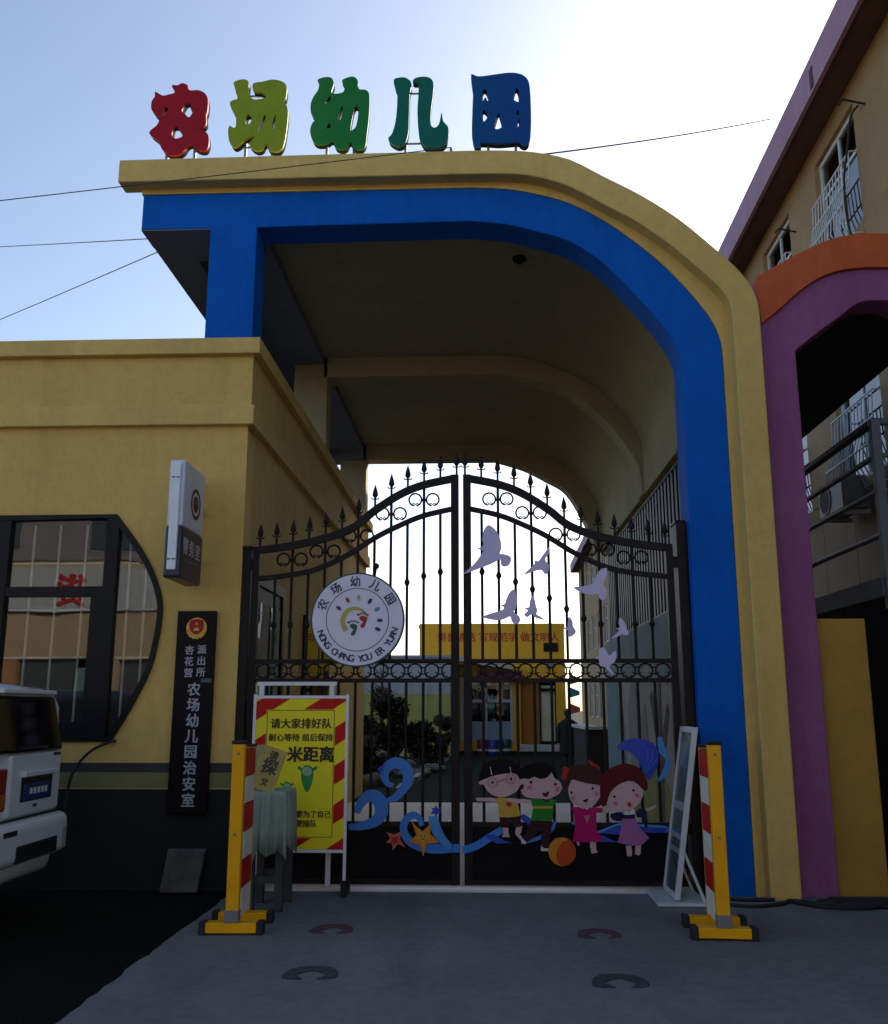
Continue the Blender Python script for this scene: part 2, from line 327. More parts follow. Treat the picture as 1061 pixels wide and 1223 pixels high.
 'fin':[(1.092,1.125),(1.117,1.163),(1.167,1.188),(1.244,1.204),(1.321,1.194),(1.391,1.157),(1.427,1.093),(1.419,1),(1.38,0.92),(1.34,0.874),(1.3,0.934),(1.265,1.018),(1.22,1.074),(1.163,1.107),(1.125,1.109)],
 'rib1':[(1.442,1.215),(1.449,1.159),(1.461,1.102),(1.491,1.046),(1.499,1),(1.472,0.935),(1.416,0.865)],
 'boy1':{'hair':[(-0.042,0.852),(-0.035,0.916),(-0.004,0.984),(0.063,1.03),(0.158,1.044),(0.236,1.027),(0.286,0.974),(0.305,0.887),(0.25,0.909),(0.148,0.913),(0.054,0.894),(-0.009,0.863)],'face':[(-0.039,0.856),(0.007,0.878),(0.07,0.901),(0.148,0.918),(0.226,0.926),(0.265,0.917),(0.288,0.887),(0.295,0.834),(0.271,0.789),(0.224,0.759),(0.169,0.74),(0.115,0.74),(0.061,0.762),(0.022,0.799),(0.003,0.833),(-0.029,0.837)],'shirt':[(0.095,0.728),(0.169,0.732),(0.255,0.721),(0.277,0.684),(0.292,0.61),(0.284,0.591),(0.128,0.583),(0.122,0.669)],'shorts':[(0.125,0.581),(0.284,0.59),(0.313,0.513),(0.243,0.502),(0.221,0.55),(0.209,0.535),(0.201,0.498),(0.131,0.505)],'arm':[(-0.057,0.731),(0.006,0.732),(0.095,0.728),(0.11,0.698),(0.021,0.705),(-0.053,0.707)],'arm2':[(0.192,0.729),(0.286,0.725),(0.379,0.718),(0.378,0.692),(0.285,0.692),(0.208,0.699)],'leg1':[(0.151,0.502),(0.197,0.502),(0.198,0.454),(0.211,0.428),(0.142,0.428),(0.158,0.454)],'leg2':[(0.259,0.509),(0.309,0.513),(0.301,0.469),(0.289,0.447),(0.342,0.388),(0.319,0.377),(0.25,0.454)],'mouth':[(0.279,0.793),(0.303,0.834),(0.326,0.838),(0.318,0.804)]},
 'boy1c':{'eye1':[(0.073,0.854),(0.073,0.788)],'glass1':[(0.073,0.854),(0.12,0.854)],'glass2':[(0.223,0.881),(0.27,0.881)]},
 'boy2':{'hair':[(0.281,0.909),(0.305,0.962),(0.368,1),(0.455,1.016),(0.532,1.001),(0.586,0.955),(0.608,0.888),(0.584,0.88),(0.554,0.929),(0.522,0.895),(0.46,0.88),(0.413,0.902),(0.374,0.879),(0.304,0.879)],'face':[(0.296,0.879),(0.374,0.879),(0.413,0.898),(0.46,0.88),(0.522,0.895),(0.554,0.933),(0.577,0.887),(0.615,0.865),(0.637,0.813),(0.612,0.767),(0.557,0.737),(0.518,0.722),(0.457,0.73),(0.394,0.729),(0.333,0.744),(0.302,0.789)],'shirt':[(0.379,0.722),(0.457,0.73),(0.51,0.692),(0.55,0.73),(0.588,0.715),(0.564,0.67),(0.553,0.559),(0.38,0.558),(0.397,0.655)],'stripe':[(0.397,0.668),(0.556,0.669),(0.555,0.652),(0.395,0.651)],'trousers':[(0.38,0.557),(0.549,0.557),(0.539,0.463),(0.525,0.353),(0.464,0.352),(0.456,0.499),(0.404,0.433),(0.342,0.388),(0.312,0.418),(0.351,0.491)],'shoe':[(0.457,0.371),(0.479,0.345),(0.541,0.342),(0.54,0.324),(0.456,0.323)],'shoe2':[(0.311,0.414),(0.346,0.392),(0.33,0.374),(0.296,0.392)],'mouth':[(0.475,0.778),(0.5,0.771),(0.531,0.786),(0.523,0.756),(0.499,0.743),(0.48,0.756)]},
 'girl1':{'hair':[(0.641,0.821),(0.647,0.904),(0.687,0.96),(0.765,0.993),(0.861,0.994),(0.937,0.961),(0.964,0.905),(0.961,0.822),(0.933,0.836),(0.838,0.849),(0.762,0.868),(0.714,0.877),(0.683,0.802),(0.668,0.775)],'face':[(0.683,0.802),(0.709,0.875),(0.771,0.866),(0.857,0.845),(0.942,0.831),(0.95,0.766),(0.919,0.711),(0.87,0.665),(0.813,0.651),(0.746,0.673),(0.7,0.719)],'bow':[(0.644,0.97),(0.673,0.977),(0.699,0.951),(0.677,0.914),(0.661,0.877),(0.628,0.895),(0.648,0.932)],'bow2':[(0.848,1.022),(0.867,1.031),(0.947,0.975),(0.946,0.952),(0.899,0.966)],'tail':[(0.911,0.748),(0.95,0.766),(0.957,0.693),(0.918,0.665),(0.856,0.669),(0.89,0.702)],'dress':[(0.708,0.664),(0.794,0.664),(0.831,0.642),(0.889,0.665),(0.956,0.656),(0.954,0.619),(0.907,0.619),(0.903,0.491),(0.956,0.401),(0.88,0.396),(0.71,0.395),(0.732,0.509),(0.726,0.609)],'leg1':[(0.848,0.4),(0.895,0.405),(0.897,0.333),(0.911,0.315),(0.859,0.306),(0.849,0.355)],'leg2':[(0.739,0.395),(0.767,0.395),(0.761,0.364),(0.752,0.364)],'arm':[(0.946,0.665),(1.004,0.679),(1.022,0.656),(1.002,0.62),(0.954,0.619)]},
 'girl2':{'hair':[(0.943,0.693),(0.943,0.84),(0.974,0.924),(1.053,0.98),(1.15,1.004),(1.245,0.98),(1.3,0.925),(1.325,0.851),(1.318,0.795),(1.285,0.804),(1.22,0.86),(1.144,0.864),(1.066,0.822),(1.017,0.767),(0.99,0.693),(0.966,0.67)],'face':[(0.99,0.693),(1.021,0.767),(1.076,0.827),(1.154,0.864),(1.22,0.86),(1.285,0.804),(1.282,0.749),(1.242,0.685),(1.183,0.648),(1.107,0.634),(1.031,0.652)],'dress':[(1.114,0.574),(1.213,0.575),(1.244,0.511),(1.321,0.43),(1.267,0.38),(1.191,0.368),(1.069,0.392),(1.096,0.483)],'bodice':[(1.12,0.611),(1.144,0.62),(1.201,0.62),(1.215,0.611),(1.213,0.575),(1.114,0.574)],'collar':[(1.124,0.629),(1.145,0.638),(1.168,0.62),(1.193,0.657),(1.211,0.639),(1.215,0.611),(1.172,0.607),(1.129,0.606)],'sleeve1':[(1.02,0.61),(1.116,0.625),(1.109,0.556),(1.033,0.565)],'sleeve2':[(1.225,0.634),(1.279,0.657),(1.31,0.621),(1.31,0.511),(1.287,0.52),(1.28,0.584),(1.233,0.584)],'leg1':[(1.134,0.37),(1.177,0.368),(1.183,0.303),(1.173,0.285),(1.141,0.289)],'leg2':[(1.21,0.371),(1.257,0.38),(1.249,0.308),(1.235,0.294),(1.202,0.303)],'hand':[(1.307,0.648),(1.384,0.681),(1.388,0.667),(1.325,0.635)]},
 'ballc':[(0.623,0.322),(0.732,0.323)],
 'ballw':[(0.678,0.418),(0.714,0.381),(0.729,0.323),(0.706,0.255),(0.658,0.221),(0.602,0.223),(0.575,0.29),(0.595,0.354),(0.634,0.399)],
 'eyes':{'b1':[(0.073,0.854),(0.223,0.881)],'b2':[(0.385,0.857),(0.583,0.842)],'g1':[(0.711,0.777),(0.882,0.81)],'g2':[(1.054,0.746),(1.208,0.795)]},
 'cheeks':{'b2':[(0.371,0.815),(0.598,0.801)],'g1':[(0.72,0.733),(0.912,0.766)],'g2':[(1.062,0.693),(1.235,0.758)]},
 'mouths':{'g1':[(0.8,0.715),(0.82,0.724),(0.842,0.729),(0.833,0.706),(0.814,0.701)],'g2':[(1.157,0.698),(1.176,0.705),(1.189,0.684),(1.175,0.666),(1.158,0.675)]},
 'heart':[(0.802,0.6),(0.82,0.596),(0.844,0.605),(0.858,0.596),(0.828,0.541)],
 'window':[(-3.191,3.109),(-3.021,2.897),(-2.901,2.724),(-2.808,2.544),(-2.741,2.33),(-2.745,2.101),(-2.803,1.772),(-2.957,1.431),(-3.104,1.171)]
}
# ------------------------------------------------------------------ palette
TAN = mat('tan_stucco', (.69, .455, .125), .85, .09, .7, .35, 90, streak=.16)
TAN2 = mat('tan_stucco_trim', (.69, .47, .135), .85, .09, .9, .3, 90, streak=.16)
BLUE = mat('blue_paint', (.0012, .115, .52), .7, .14, 1.2, .25, 70, streak=.18, spec=.12)
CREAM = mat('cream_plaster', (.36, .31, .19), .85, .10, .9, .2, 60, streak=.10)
PURPLE = mat('purple_paint', (.31, .105, .25), .8, .14, 1.0, .25, 70, streak=.20, spec=.15)
ORANGE = mat('orange_paint', (.60, .105, .022), .7, .14, 1.0, .25, 70, streak=.18)
OCHRE = mat('ochre_paint', (.42, .24, .035), .8, .12, 1.0, .15, 70, streak=.1)
IRON = mat('dark_iron', (.014, .0105, .010), .5, .3, 12, .1, 200, spec=.2)
BLACKM = mat('black_metal', (.008, .008, .009), .5, .3, 10, spec=.2)
WHITEP = mat('white_paint', (.72, .73, .74), .45, .06, 6)
GREYM = mat('grey_metal', (.22, .23, .24), .45, .2, 8, metal=.3)
DARKG = mat('dark_green_dado', (.006, .011, .008), .85, .3, 2, .1, 60, streak=.15)
BRAND = mat('dark_stripe', (.03, .034, .03), .7, .2, 3)
OLIVE = mat('olive_strip', (.20, .19, .07), .8, .12, 2, .1, 80)
YEL = mat('safety_yellow', (.85, .40, .004), .45, .10, 5, .05, 90, spec=.25)
RED = mat('warning_red', (.52, .010, .010), .5, .12, 6, spec=.2)
CHALK = mat('warning_white', (.80, .78, .66), .45, .12, 6)
RUB = mat('black_rubber', (.012, .012, .012), .75, .2, 12)

# ------------------------------------------------------------------ ground
def ground_mat():
    m = mat('pavement_concrete', (.135, .135, .138), .85, .10, .55, .35, 150, streak=0, col2=(.175, .172, .172))
    n = m.node_tree.nodes; L = m.node_tree.links; b = n['Principled BSDF']
    tc = n.new('ShaderNodeTexCoord'); v = n.new('ShaderNodeTexNoise'); v.inputs['Scale'].default_value = 14; v.inputs['Detail'].default_value = 8
    L.new(tc.outputs['Object'], v.inputs['Vector'])
    r = n.new('ShaderNodeValToRGB'); r.color_ramp.elements[0].position = .38; r.color_ramp.elements[0].color = (.86, .86, .86, 1)
    r.color_ramp.elements[1].position = .6; r.color_ramp.elements[1].color = (1.05, 1.05, 1.05, 1)
    L.new(v.outputs[0], r.inputs[0])
    old = b.inputs['Base Color'].links[0].from_socket
    mx = n.new('ShaderNodeMix'); mx.data_type = 'RGBA'; mx.blend_type = 'MULTIPLY'; mx.inputs[0].default_value = .8
    L.new(old, mx.inputs[6]); L.new(r.outputs[0], mx.inputs[7])
    mp = n.new('ShaderNodeMapping'); mp.inputs['Scale'].default_value = (1.0, .35, 1); mp.inputs['Rotation'].default_value = (0, 0, .25); L.new(tc.outputs['Object'], mp.inputs['Vector'])
    v2 = n.new('ShaderNodeTexNoise'); v2.inputs['Scale'].default_value = 1.7; v2.inputs['Detail'].default_value = 9; v2.inputs['Roughness'].default_value = .68; v2.inputs['Distortion'].default_value = .8; L.new(mp.outputs[0], v2.inputs['Vector'])
    r2 = n.new('ShaderNodeValToRGB'); r2.color_ramp.elements[0].position = .36; r2.color_ramp.elements[0].color = (.82, .82, .83, 1); r2.color_ramp.elements[1].position = .58; r2.color_ramp.elements[1].color = (1.05, 1.05, 1.04, 1); L.new(v2.outputs[0], r2.inputs[0])
    mx2 = n.new('ShaderNodeMix'); mx2.data_type = 'RGBA'; mx2.blend_type = 'MULTIPLY'; mx2.inputs[0].default_value = 1
    L.new(mx.outputs[2], mx2.inputs[6]); L.new(r2.outputs[0], mx2.inputs[7])
    vo = n.new('ShaderNodeTexVoronoi'); vo.feature = 'DISTANCE_TO_EDGE'; vo.inputs['Scale'].default_value = .42
    wr_ = n.new('ShaderNodeTexNoise'); wr_.inputs['Scale'].default_value = 2.2; wr_.inputs['Detail'].default_value = 6; L.new(tc.outputs['Object'], wr_.inputs['Vector'])
    ad = n.new('ShaderNodeMix'); ad.data_type = 'RGBA'; ad.blend_type = 'ADD'; ad.inputs[0].default_value = .55
    L.new(tc.outputs['Object'], ad.inputs[6]); L.new(wr_.outputs['Color'], ad.inputs[7]); L.new(ad.outputs[2], vo.inputs['Vector'])
    cr = n.new('ShaderNodeValToRGB'); cr.color_ramp.elements[0].position = 0; cr.color_ramp.elements[0].color = (.55, .55, .55, 1); cr.color_ramp.elements[1].position = .007; cr.color_ramp.elements[1].color = (1, 1, 1, 1); L.new(vo.outputs['Distance'], cr.inputs[0])
    mx3 = n.new('ShaderNodeMix'); mx3.data_type = 'RGBA'; mx3.blend_type = 'MULTIPLY'; mx3.inputs[0].default_value = .12
    L.new(mx2.outputs[2], mx3.inputs[6]); L.new(cr.outputs[0], mx3.inputs[7]); L.new(mx3.outputs[2], b.inputs['Base Color'])
    return m
PAVE = ground_mat()
ASPH = mat('dark_asphalt', (.004, .006, .004), .95, .35, 2.5, .6, 160, spec=.1)
TURF = mat('artificial_turf', (.0035, .012, .004), .95, .4, 6, .8, 260, spec=.1)
PALE = mat('pale_concrete', (.60, .57, .50), .75, .1, 2, .3, 120)
ROAD = mat('road_concrete', (.12, .115, .11), .85, .2, .8, .4, 120)
struct('ground', MB().box(-300, 300, -300, 400, -.3, 0), ASPH)
struct('road', MB().box(-120, 120, -11.5, 1.6, -.2, .004), ROAD)
rj = random.Random(3)
pv = [(-2.01 + rj.uniform(-.014, .014), 1.6 + 6.5 * i / 60) for i in range(61)] + [(14, 8.1), (14, 1.6)]
pm_ = MB().prism(pv, -.008, .2).mesh('pavement')
pm_.transform(Matrix(((1, 0, 0, 0), (0, 0, 1, 0), (0, -1, 0, 0), (0, 0, 0, 1))))
struct('pavement', pm_, PAVE)
struct('passage_floor', MB().box(-2.07, 2.3, 8.1, 15.1, -.2, .012), PALE)
struct('threshold', MB().box(-1.99, 1.66, 7.93, 8.097, -.1, .024), mat('threshold_stone', (.62, .55, .50), .5, .15, 4, .2, 60), bevel=.004)
struct('turf', MB().box(-30, 4.5, 15.1, 32.4, -.2, .012), TURF)
struct('yard_paving', MB().box(4.5, 4.9, 15.1, 70, -.2, .010), PALE)

# ------------------------------------------------------------------ entrance arch
RO = [(-3.32, 6.41), (-1.7, 6.42), (-.09, 6.425)] + catmull([(-.09, 6.425), (.217, 6.42), (.521, 6.392), (.829, 6.311), (1.132, 6.132), (1.458, 5.938), (1.78, 5.697), (2.092, 5.393), (2.287, 5.178), (2.385, 5.0), (2.42, 4.86), (2.425, 4.684)], 3)[1:] + [(2.42, 0)]
RI = [(-3.32, 6.185), (-.09, 6.187)] + catmull([(-.09, 6.187), (.25, 6.18), (.516, 6.145), (.821, 6.037), (1.12, 5.855), (1.416, 5.671), (1.706, 5.434), (1.989, 5.152), (2.14, 4.972), (2.185, 4.811), (2.19, 4.6)], 3)[1:] + [(2.185, 0)]
BO = [(-3.13, 6.137), (-.09, 6.137)] + catmull([(-.09, 6.137), (.25, 6.115), (.522, 6.059), (.833, 5.957), (1.136, 5.778), (1.435, 5.537), (1.726, 5.246), (2.008, 4.865), (2.105, 4.638), (2.125, 4.432), (2.125, 4.2)], 3)[1:] + [(2.115, 0)]
BI = [(-2.045, 5.787), (-.09, 5.805)] + catmull([(-.09, 5.805), (.25, 5.765), (.515, 5.69), (.823, 5.583), (1.122, 5.358), (1.413, 5.022), (1.611, 4.762), (1.755, 4.48), (1.762, 4.2)], 3)[1:] + [(1.745, 0)]
CP = [(-2.1, 6.08), (.3, 6.08)] + catmull([(.3, 6.08), (.75, 6.0), (1.215, 5.79), (1.565, 5.586), (1.795, 5.314), (2.0, 5.05), (2.1, 4.8)], 4)[1:] + [(2.1, 4.14)]
RP = [(-2.1, 5.8), (.3, 5.8)] + catmull([(.3, 5.8), (.743, 5.717), (1.213, 5.53), (1.444, 5.34), (1.67, 5.12), (1.893, 4.797), (2.04, 4.53), (2.085, 4.15)], 4)[1:]
FP = [(-2.1, 5.8), (.25, 5.8)] + catmull([(.25, 5.8), (.758, 5.637), (1.173, 5.416), (1.506, 5.197), (1.786, 4.72), (1.95, 4.3), (1.99, 4.15)], 4)[1:]
arch = thing('entrance_arch', 'tall tan and blue entrance arch curving down at its right side, over the gate', 'arch', (0, 8, 0))
obj('rim', MB().prism(RO + RI[::-1], 7.70, 7.90), TAN2, arch, bevel=.012)
obj('inner_band', MB().prism(RI[:0] + [(-3.14, 6.185)] + RI[1:] + BO[::-1][:-1] + [(-3.14, 6.137)], 7.845, 7.92), TAN, arch)
obj('blue_frame', MB().prism(BO + BI[::-1] + [(-2.045, 4.60), (-2.48, 4.60), (-2.48, 5.785), (-3.13, 5.785)], 7.855, 8.2), BLUE, arch, bevel=.01)
# shell of the roof, the two inner ribs, ceiling, left overhang
shell_in = [(x + .012 if x > 0 else x, z + .02) for x, z in CP]
obj('roof', MB().prism([(-3.12, 6.405)] + RO[1:-1] + [(2.42, 4.14), (2.112, 4.14)] + shell_in[::-1][1:] + [(-2.1, 6.1), (-3.12, 6.1)], 7.9, 16.55), TAN, arch)
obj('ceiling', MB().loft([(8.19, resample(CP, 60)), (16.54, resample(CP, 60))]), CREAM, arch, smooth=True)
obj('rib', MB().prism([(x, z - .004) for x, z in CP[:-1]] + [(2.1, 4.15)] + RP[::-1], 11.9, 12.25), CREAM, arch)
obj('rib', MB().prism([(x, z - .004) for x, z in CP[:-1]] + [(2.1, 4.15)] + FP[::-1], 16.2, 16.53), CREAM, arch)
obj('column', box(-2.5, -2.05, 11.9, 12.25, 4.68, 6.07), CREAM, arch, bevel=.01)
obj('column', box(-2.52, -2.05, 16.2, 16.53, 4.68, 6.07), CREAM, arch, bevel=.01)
sf = MB().box(-3.128, -2.482, 7.86, 8.199, 5.776, 5.7845).box(-3.13, -2.78, 8.2, 16.5, 5.785, 6.098).box(-2.78, -2.1, 8.2, 8.5, 5.785, 6.098).box(-2.78, -2.1, 16.1, 16.5, 5.785, 6.098)
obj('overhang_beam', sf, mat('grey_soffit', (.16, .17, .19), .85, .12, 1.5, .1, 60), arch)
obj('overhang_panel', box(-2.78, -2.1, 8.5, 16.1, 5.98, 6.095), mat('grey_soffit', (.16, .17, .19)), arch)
obj('ceiling_lamp', MB().lathe([(.05, 6.075), (.075, 6.06), (.07, 6.03), (.03, 6.0), (.008, 5.99)], .42, 9.1, 14), BLACKM, arch, smooth=True)
# low painted wall under the right side of the arch
MUR = mat('mural_ground', (.42, .40, .36), .8, .12, 1.2, .1, 60)
mw = obj('side_wall', box(2.1, 2.36, 8.2, 16.3, 0, 2.51), MUR, arch)
def mural(name, poly, col, x):
    m = MB().prism([(a, b) for a, b in poly], 0, .004)
    me = m.mesh(name); me.transform(Matrix(((0, 1, 0, x), (1, 0, 0, 0), (0, 0, 1, 0), (0, 0, 0, 1))))
    me.flip_normals()
    return obj(name, me, mat(name + '_mural', col, .8, .2, 2.5), mw)
mural('sky_painting', [(8.21, 1.75), (9.5, 1.9), (11, 1.7), (12.3, 2.0), (14, 1.8), (16.29, 2.05), (16.29, 2.505), (8.21, 2.505)], (.20, .26, .28), 2.094)
mural('water_painting', [(14.2, .05), (16.28, .05), (16.28, 2.0), (15.2, 1.9), (14.7, 1.85), (14.4, 1.2)], (.16, .27, .29), 2.0935)
mural('tree_painting', [(11.4, .02), (11.75, .02), (11.7, .9), (12.1, 1.6), (11.9, 1.65), (11.6, 1.2), (11.5, 1.8), (11.35, 1.8), (11.4, 1.1), (11.0, 1.5), (10.9, 1.4), (11.35, .8)], (.10, .075, .05), 2.0925)
mural('meadow_painting', [(8.3, .02), (14.2, .02), (14.0, .6), (13, .45), (12.2, .9), (11, .5), (10, .7), (9.2, .4), (8.3, .6)], (.30, .30, .07), 2.093)
mural('hill_painting', [(12.2, .6), (13.8, .5), (13.9, 1.5), (13.4, 1.9), (12.9, 1.3), (12.5, 1.5)], (.27, .26, .27), 2.0928)

# slats over the painted wall
bf = thing('bar_screen', 'row of dark upright slats above the painted side wall inside the arch', 'railing', (2.2, 8.2, 2.51))
s0 = None
for i in range(40):
    y = 8.3 + i * .2
    M = T((0, y - 8.2, 0))
    if s0 is None: s0 = obj('slat', MB().box(-.03, .03, -.05, .05, .04, 1.59), IRON, bf, local=True); s0.matrix_local = M
    else: inst(s0, 'slat', bf, M)
obj('rail', MB().box(2.16, 2.24, 8.2, 16.28, 2.512, 2.56), IRON, bf)
obj('rail', MB().box(2.16, 2.24, 8.2, 16.28, 4.08, 4.138), IRON, bf)

# ------------------------------------------------------------------ rooftop characters
GR = [((.30, .004, .03), (.38, .006, .015)), ((.36, .31, .012), (.26, .33, .014)), ((.15, .26, .018), (.012, .20, .035)), ((.006, .19, .06), (.003, .12, .11)), ((.003, .09, .16), (.004, .04, .38))]
NM = [('nong', 'dark red first character of the rooftop sign, standing at its left end'), ('chang', 'olive yellow second character of the rooftop sign, beside the red one'),
      ('you', 'grass green third character in the middle of the rooftop sign'), ('er', 'bottle green two stroke character of the rooftop sign with thin linking bars'), ('yuan', 'deep blue boxed character at the right end of the rooftop sign')]
for (k, lab), (c0, c1) in zip(NM, GR):
    lp = ART[k]; xs = [p[0] for p in lp[0]]; zs = [p[1] for l in lp for p in l]
    if k == 'er': xs += [p[0] for p in lp[1]]
    cx = (min(xs) + max(xs)) / 2
    t = thing('rooftop_character', lab, 'sign letter', (cx, 7.82, 6.42), 'rooftop sign characters')
    sm = [catmull(l, 4, True) for l in lp]
    obj('letter_face', flat_mesh(sm, 7.775, 7.80), grad_mat('sign_paint_' + k, c0, c1), t)
    # the dark return behind the face
    obj('letter_return', flat_mesh([[(cx + (a - cx) * .985, b) for a, b in l] for l in sm], 7.801, 7.855), mat('sign_return', (.02, .025, .03), .9, .2, 6, spec=.05), t)
    for q in (.28, .74):
        xx = min(xs) + (max(xs) - min(xs)) * q
        obj('post', box(xx - .012, xx + .012, 7.83, 7.85, 6.40, min(zs) + .14), GREYM, t)
    if k in ('er', 'chang'):
        obj('link_bar', MB().tube([(cx - .16, 7.845, min(zs) + .09), (cx + .12, 7.845, min(zs) + .09)], .009, 6).tube([(cx - .16, 7.845, max(zs) - .13), (cx + .12, 7.845, max(zs) - .13)], .009, 6), GREYM, t)

# ------------------------------------------------------------------ gatehouse on the left
gh = thing('gatehouse', 'low tan gatehouse with stepped cornice and round ended black window, left of the gate', 'building', (-2.07, 7.95, 0))
arc = ART['window']
arcs = catmull(arc, 4)
WIN = [(-5.15, 3.105)] + arcs + [(-5.15, 1.171)]
outer = [(-7.5, .79), (-2.07, .79), (-2.07, 3.92), (-7.5, 3.92)]
wall = obj('wall', flat_mesh([outer, WIN], 7.95, 8.2), TAN, gh)
dd = MB().box(-2.3, -2.07, 8.2, 16.6, 0, 3.92).box(-7.5, -2.3, 16.4, 16.6, 0, 3.92).box(-7.5, -7.3, 8.2, 16.4, 0, 3.92)
obj('wall', dd, TAN, gh)
obj('dado', MB().box(-7.5, -2.062, 7.942, 8.2, 0, .788), DARKG, gh, bevel=.006)
obj('dark_stripe', MB().box(-7.5, -2.066, 7.944, 7.95, .925, 1.0), BRAND, gh)
obj('olive_strip', MB().box(-7.5, -2.066, 7.946, 7.95, .80, .922), OLIVE, gh)
def band(name, o, z0, z1, m):
    b = MB().box(-7.6, -2.07 + o, 7.95 - o, 8.2, z0, z1).box(-2.2, -2.07 + o, 8.2, 16.6 + o, z0, z1)
    return obj(name, b, m, gh, bevel=.008)
band('cornice_band', .06, 3.91, 4.09, TAN2)
band('frieze', .03, 4.09, 4.56, TAN)
band('cornice_cap', .10, 4.56, 4.71, TAN2)
obj('roof', box(-7.5, -2.2, 8.2, 16.5, 4.4, 4.68), mat('roof_felt', (.08, .08, .08), .9), gh)
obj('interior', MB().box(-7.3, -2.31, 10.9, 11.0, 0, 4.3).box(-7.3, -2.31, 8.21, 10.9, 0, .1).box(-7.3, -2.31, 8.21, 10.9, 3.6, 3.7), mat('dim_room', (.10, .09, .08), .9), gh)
# window
BW = mat('black_window_frame', (.006, .008, .009), .4, .2, 8, spec=.2)
inn = [(-5.07, 3.045)] + [(x - .045, 2.14 + (z - 2.14) * .965) for x, z in arcs] + [(-5.07, 1.23)]
win = obj('window', flat_mesh([[(x, z) for x, z in WIN], inn], 7.925, 8.03), BW, gh)
G1 = glass_mat('window_glass', (.88, .90, .90), 1.6)
obj('mullion', MB().box(-3.275, -3.165, 7.93, 8.02, 1.2, 3.07), BW, win)
obj('mullion', MB().box(-4.23, -4.13, 7.93, 8.02, 1.2, 3.07), BW, win)
obj('transom', MB().box(-5.1, -3.275, 7.935, 8.02, 2.39, 2.475), BW, win)
obj('sash', MB().box(-3.37, -3.275, 7.935, 8.01, 1.2, 2.39).box(-4.13, -3.37, 7.935, 8.01, 1.2, 1.33), BW, win)
def pane(poly):
    obj('pane', MB().prism(poly, 7.972, 7.978), G1, win)
pane([(-4.13, 2.475), (-3.275, 2.475), (-3.275, 3.06), (-4.13, 3.06)])
pane([(-4.13, 1.33), (-3.37, 1.33), (-3.37, 2.39), (-4.13, 2.39)])
pane([(-5.1, 2.475), (-4.23, 2.475), (-4.23, 3.06), (-5.1, 3.06)])
pane([(-5.1, 1.22), (-4.23, 1.22), (-4.23, 2.39), (-5.1, 2.39)])
pane([(-3.165, 3.05)] + [(x - .03, z) for x, z in arcs[1:-1]] + [(-3.165, 1.23)])
WB = mat('cream_grille', (.80, .77, .66), .5, .1, 5)
for xx in (-3.95, -3.72, -3.48, -3.08, -2.93, -2.80, -4.4, -4.65):
    z0, z1 = (1.25, 3.03) if xx < -3.2 else ((1.32, 2.92) if xx < -3 else ((1.55, 2.66) if xx < -2.9 else (1.9, 2.45)))
    obj('grille_bar', MB().tube([(xx, 8.02, z0), (xx, 8.02, z1)], .011, 8), WB, win)
for zz, x1 in ((2.69, -3.0), (2.28, -2.84), (1.87, -2.86)):
    obj('grille_bar', MB().tube([(-5.1, 8.04, zz), (x1, 8.04, zz)], .011, 8), WB, win)
# curtains
cur = MB()
for x0, x1 in ((-3.15, -2.6), (-5.1, -4.75)):
    n = 40
    P = [(x0 + (x1 - x0) * i / n, 8.3 + .04 * math.sin(i * 1.3) + .02 * math.sin(i * 2.9)) for i in range(n + 1)]
    k = len(cur.v)
    for zz in (1.0, 3.3): cur.v += [(x, y, zz) for x, y in P]
    cur.f += [(k + i, k + i + 1, k + n + 2 + i, k + n + 1 + i) for i in range(n)]
obj('curtain', cur, mat('brown_curtain', (.22, .17, .15), .9, .2, 4), win, smooth=True)
# dark door and window in the side wall
sd_ = obj('door', box(-2.075, -2.045, 8.35, 9.5, 0.05, 2.55), BLACKM, gh, bevel=.01)
obj('door_frame', MB().box(-2.075, -2.03, 8.25, 8.35, .05, 2.65).box(-2.075, -2.03, 9.5, 9.6, .05, 2.65).box(-2.075, -2.03, 8.35, 9.5, 2.55, 2.65), BLACKM, sd_)
obj('pane', MB().box(-2.043, -2.039, 8.5, 8.9, 1.3, 2.4), glass_mat('dark_glass', (.05, .06, .07), 1.6), sd_)
obj('pane', MB().box(-2.043, -2.039, 9.0, 9.4, 1.3, 2.4), MATS['dark_glass'], sd_)
w2 = obj('side_window', box(-2.075, -2.04, 10.8, 12.6, .9, 2.5), BLACKM, gh, bevel=.01)
for a, b in ((10.9, 11.65), (11.75, 12.5)):
    obj('pane', MB().box(-2.038, -2.034, a, b, 1.0, 2.4), MATS['dark_glass'], w2)

# ------------------------------------------------------------------ gate
def spear_mesh():
    m = MB().tube([(0, 0, 0), (0, 0, .13)], .011, 6).lathe([(.012, .125), (.026, .15), (.02, .185), (.008, .225), (.001, .245)], 0, 0, 8)
    m.tube([(-.032, 0, .128), (-.03, 0, .115), (0, 0, .112), (.03, 0, .115), (.032, 0, .128)], .006, 5)
    return m
def ring(m, cx, cz, r, a0, a1, y, n=16, rr=.006):
    m.tube([(cx + r * math.cos(R(a0 + (a1 - a0) * i / n)), y, cz + r * math.sin(R(a0 + (a1 - a0) * i / n))) for i in range(n + 1)], rr, 5)
TOP = [(-1.95, 2.790), (-1.638, 2.832), (-1.33, 2.903), (-1.104, 2.995), (-.937, 3.132), (-.711, 3.279), (-.505, 3.362), (-.23, 3.420)]
LOW = [(-1.95, 2.540), (-1.671, 2.571), (-1.425, 2.623), (-1.16, 2.746), (-.915, 2.9), (-.708, 3.004), (-.504, 3.087), (-.23, 3.150)]
TOPS, LOWS = catmull(TOP, 5), catmull(LOW, 5)
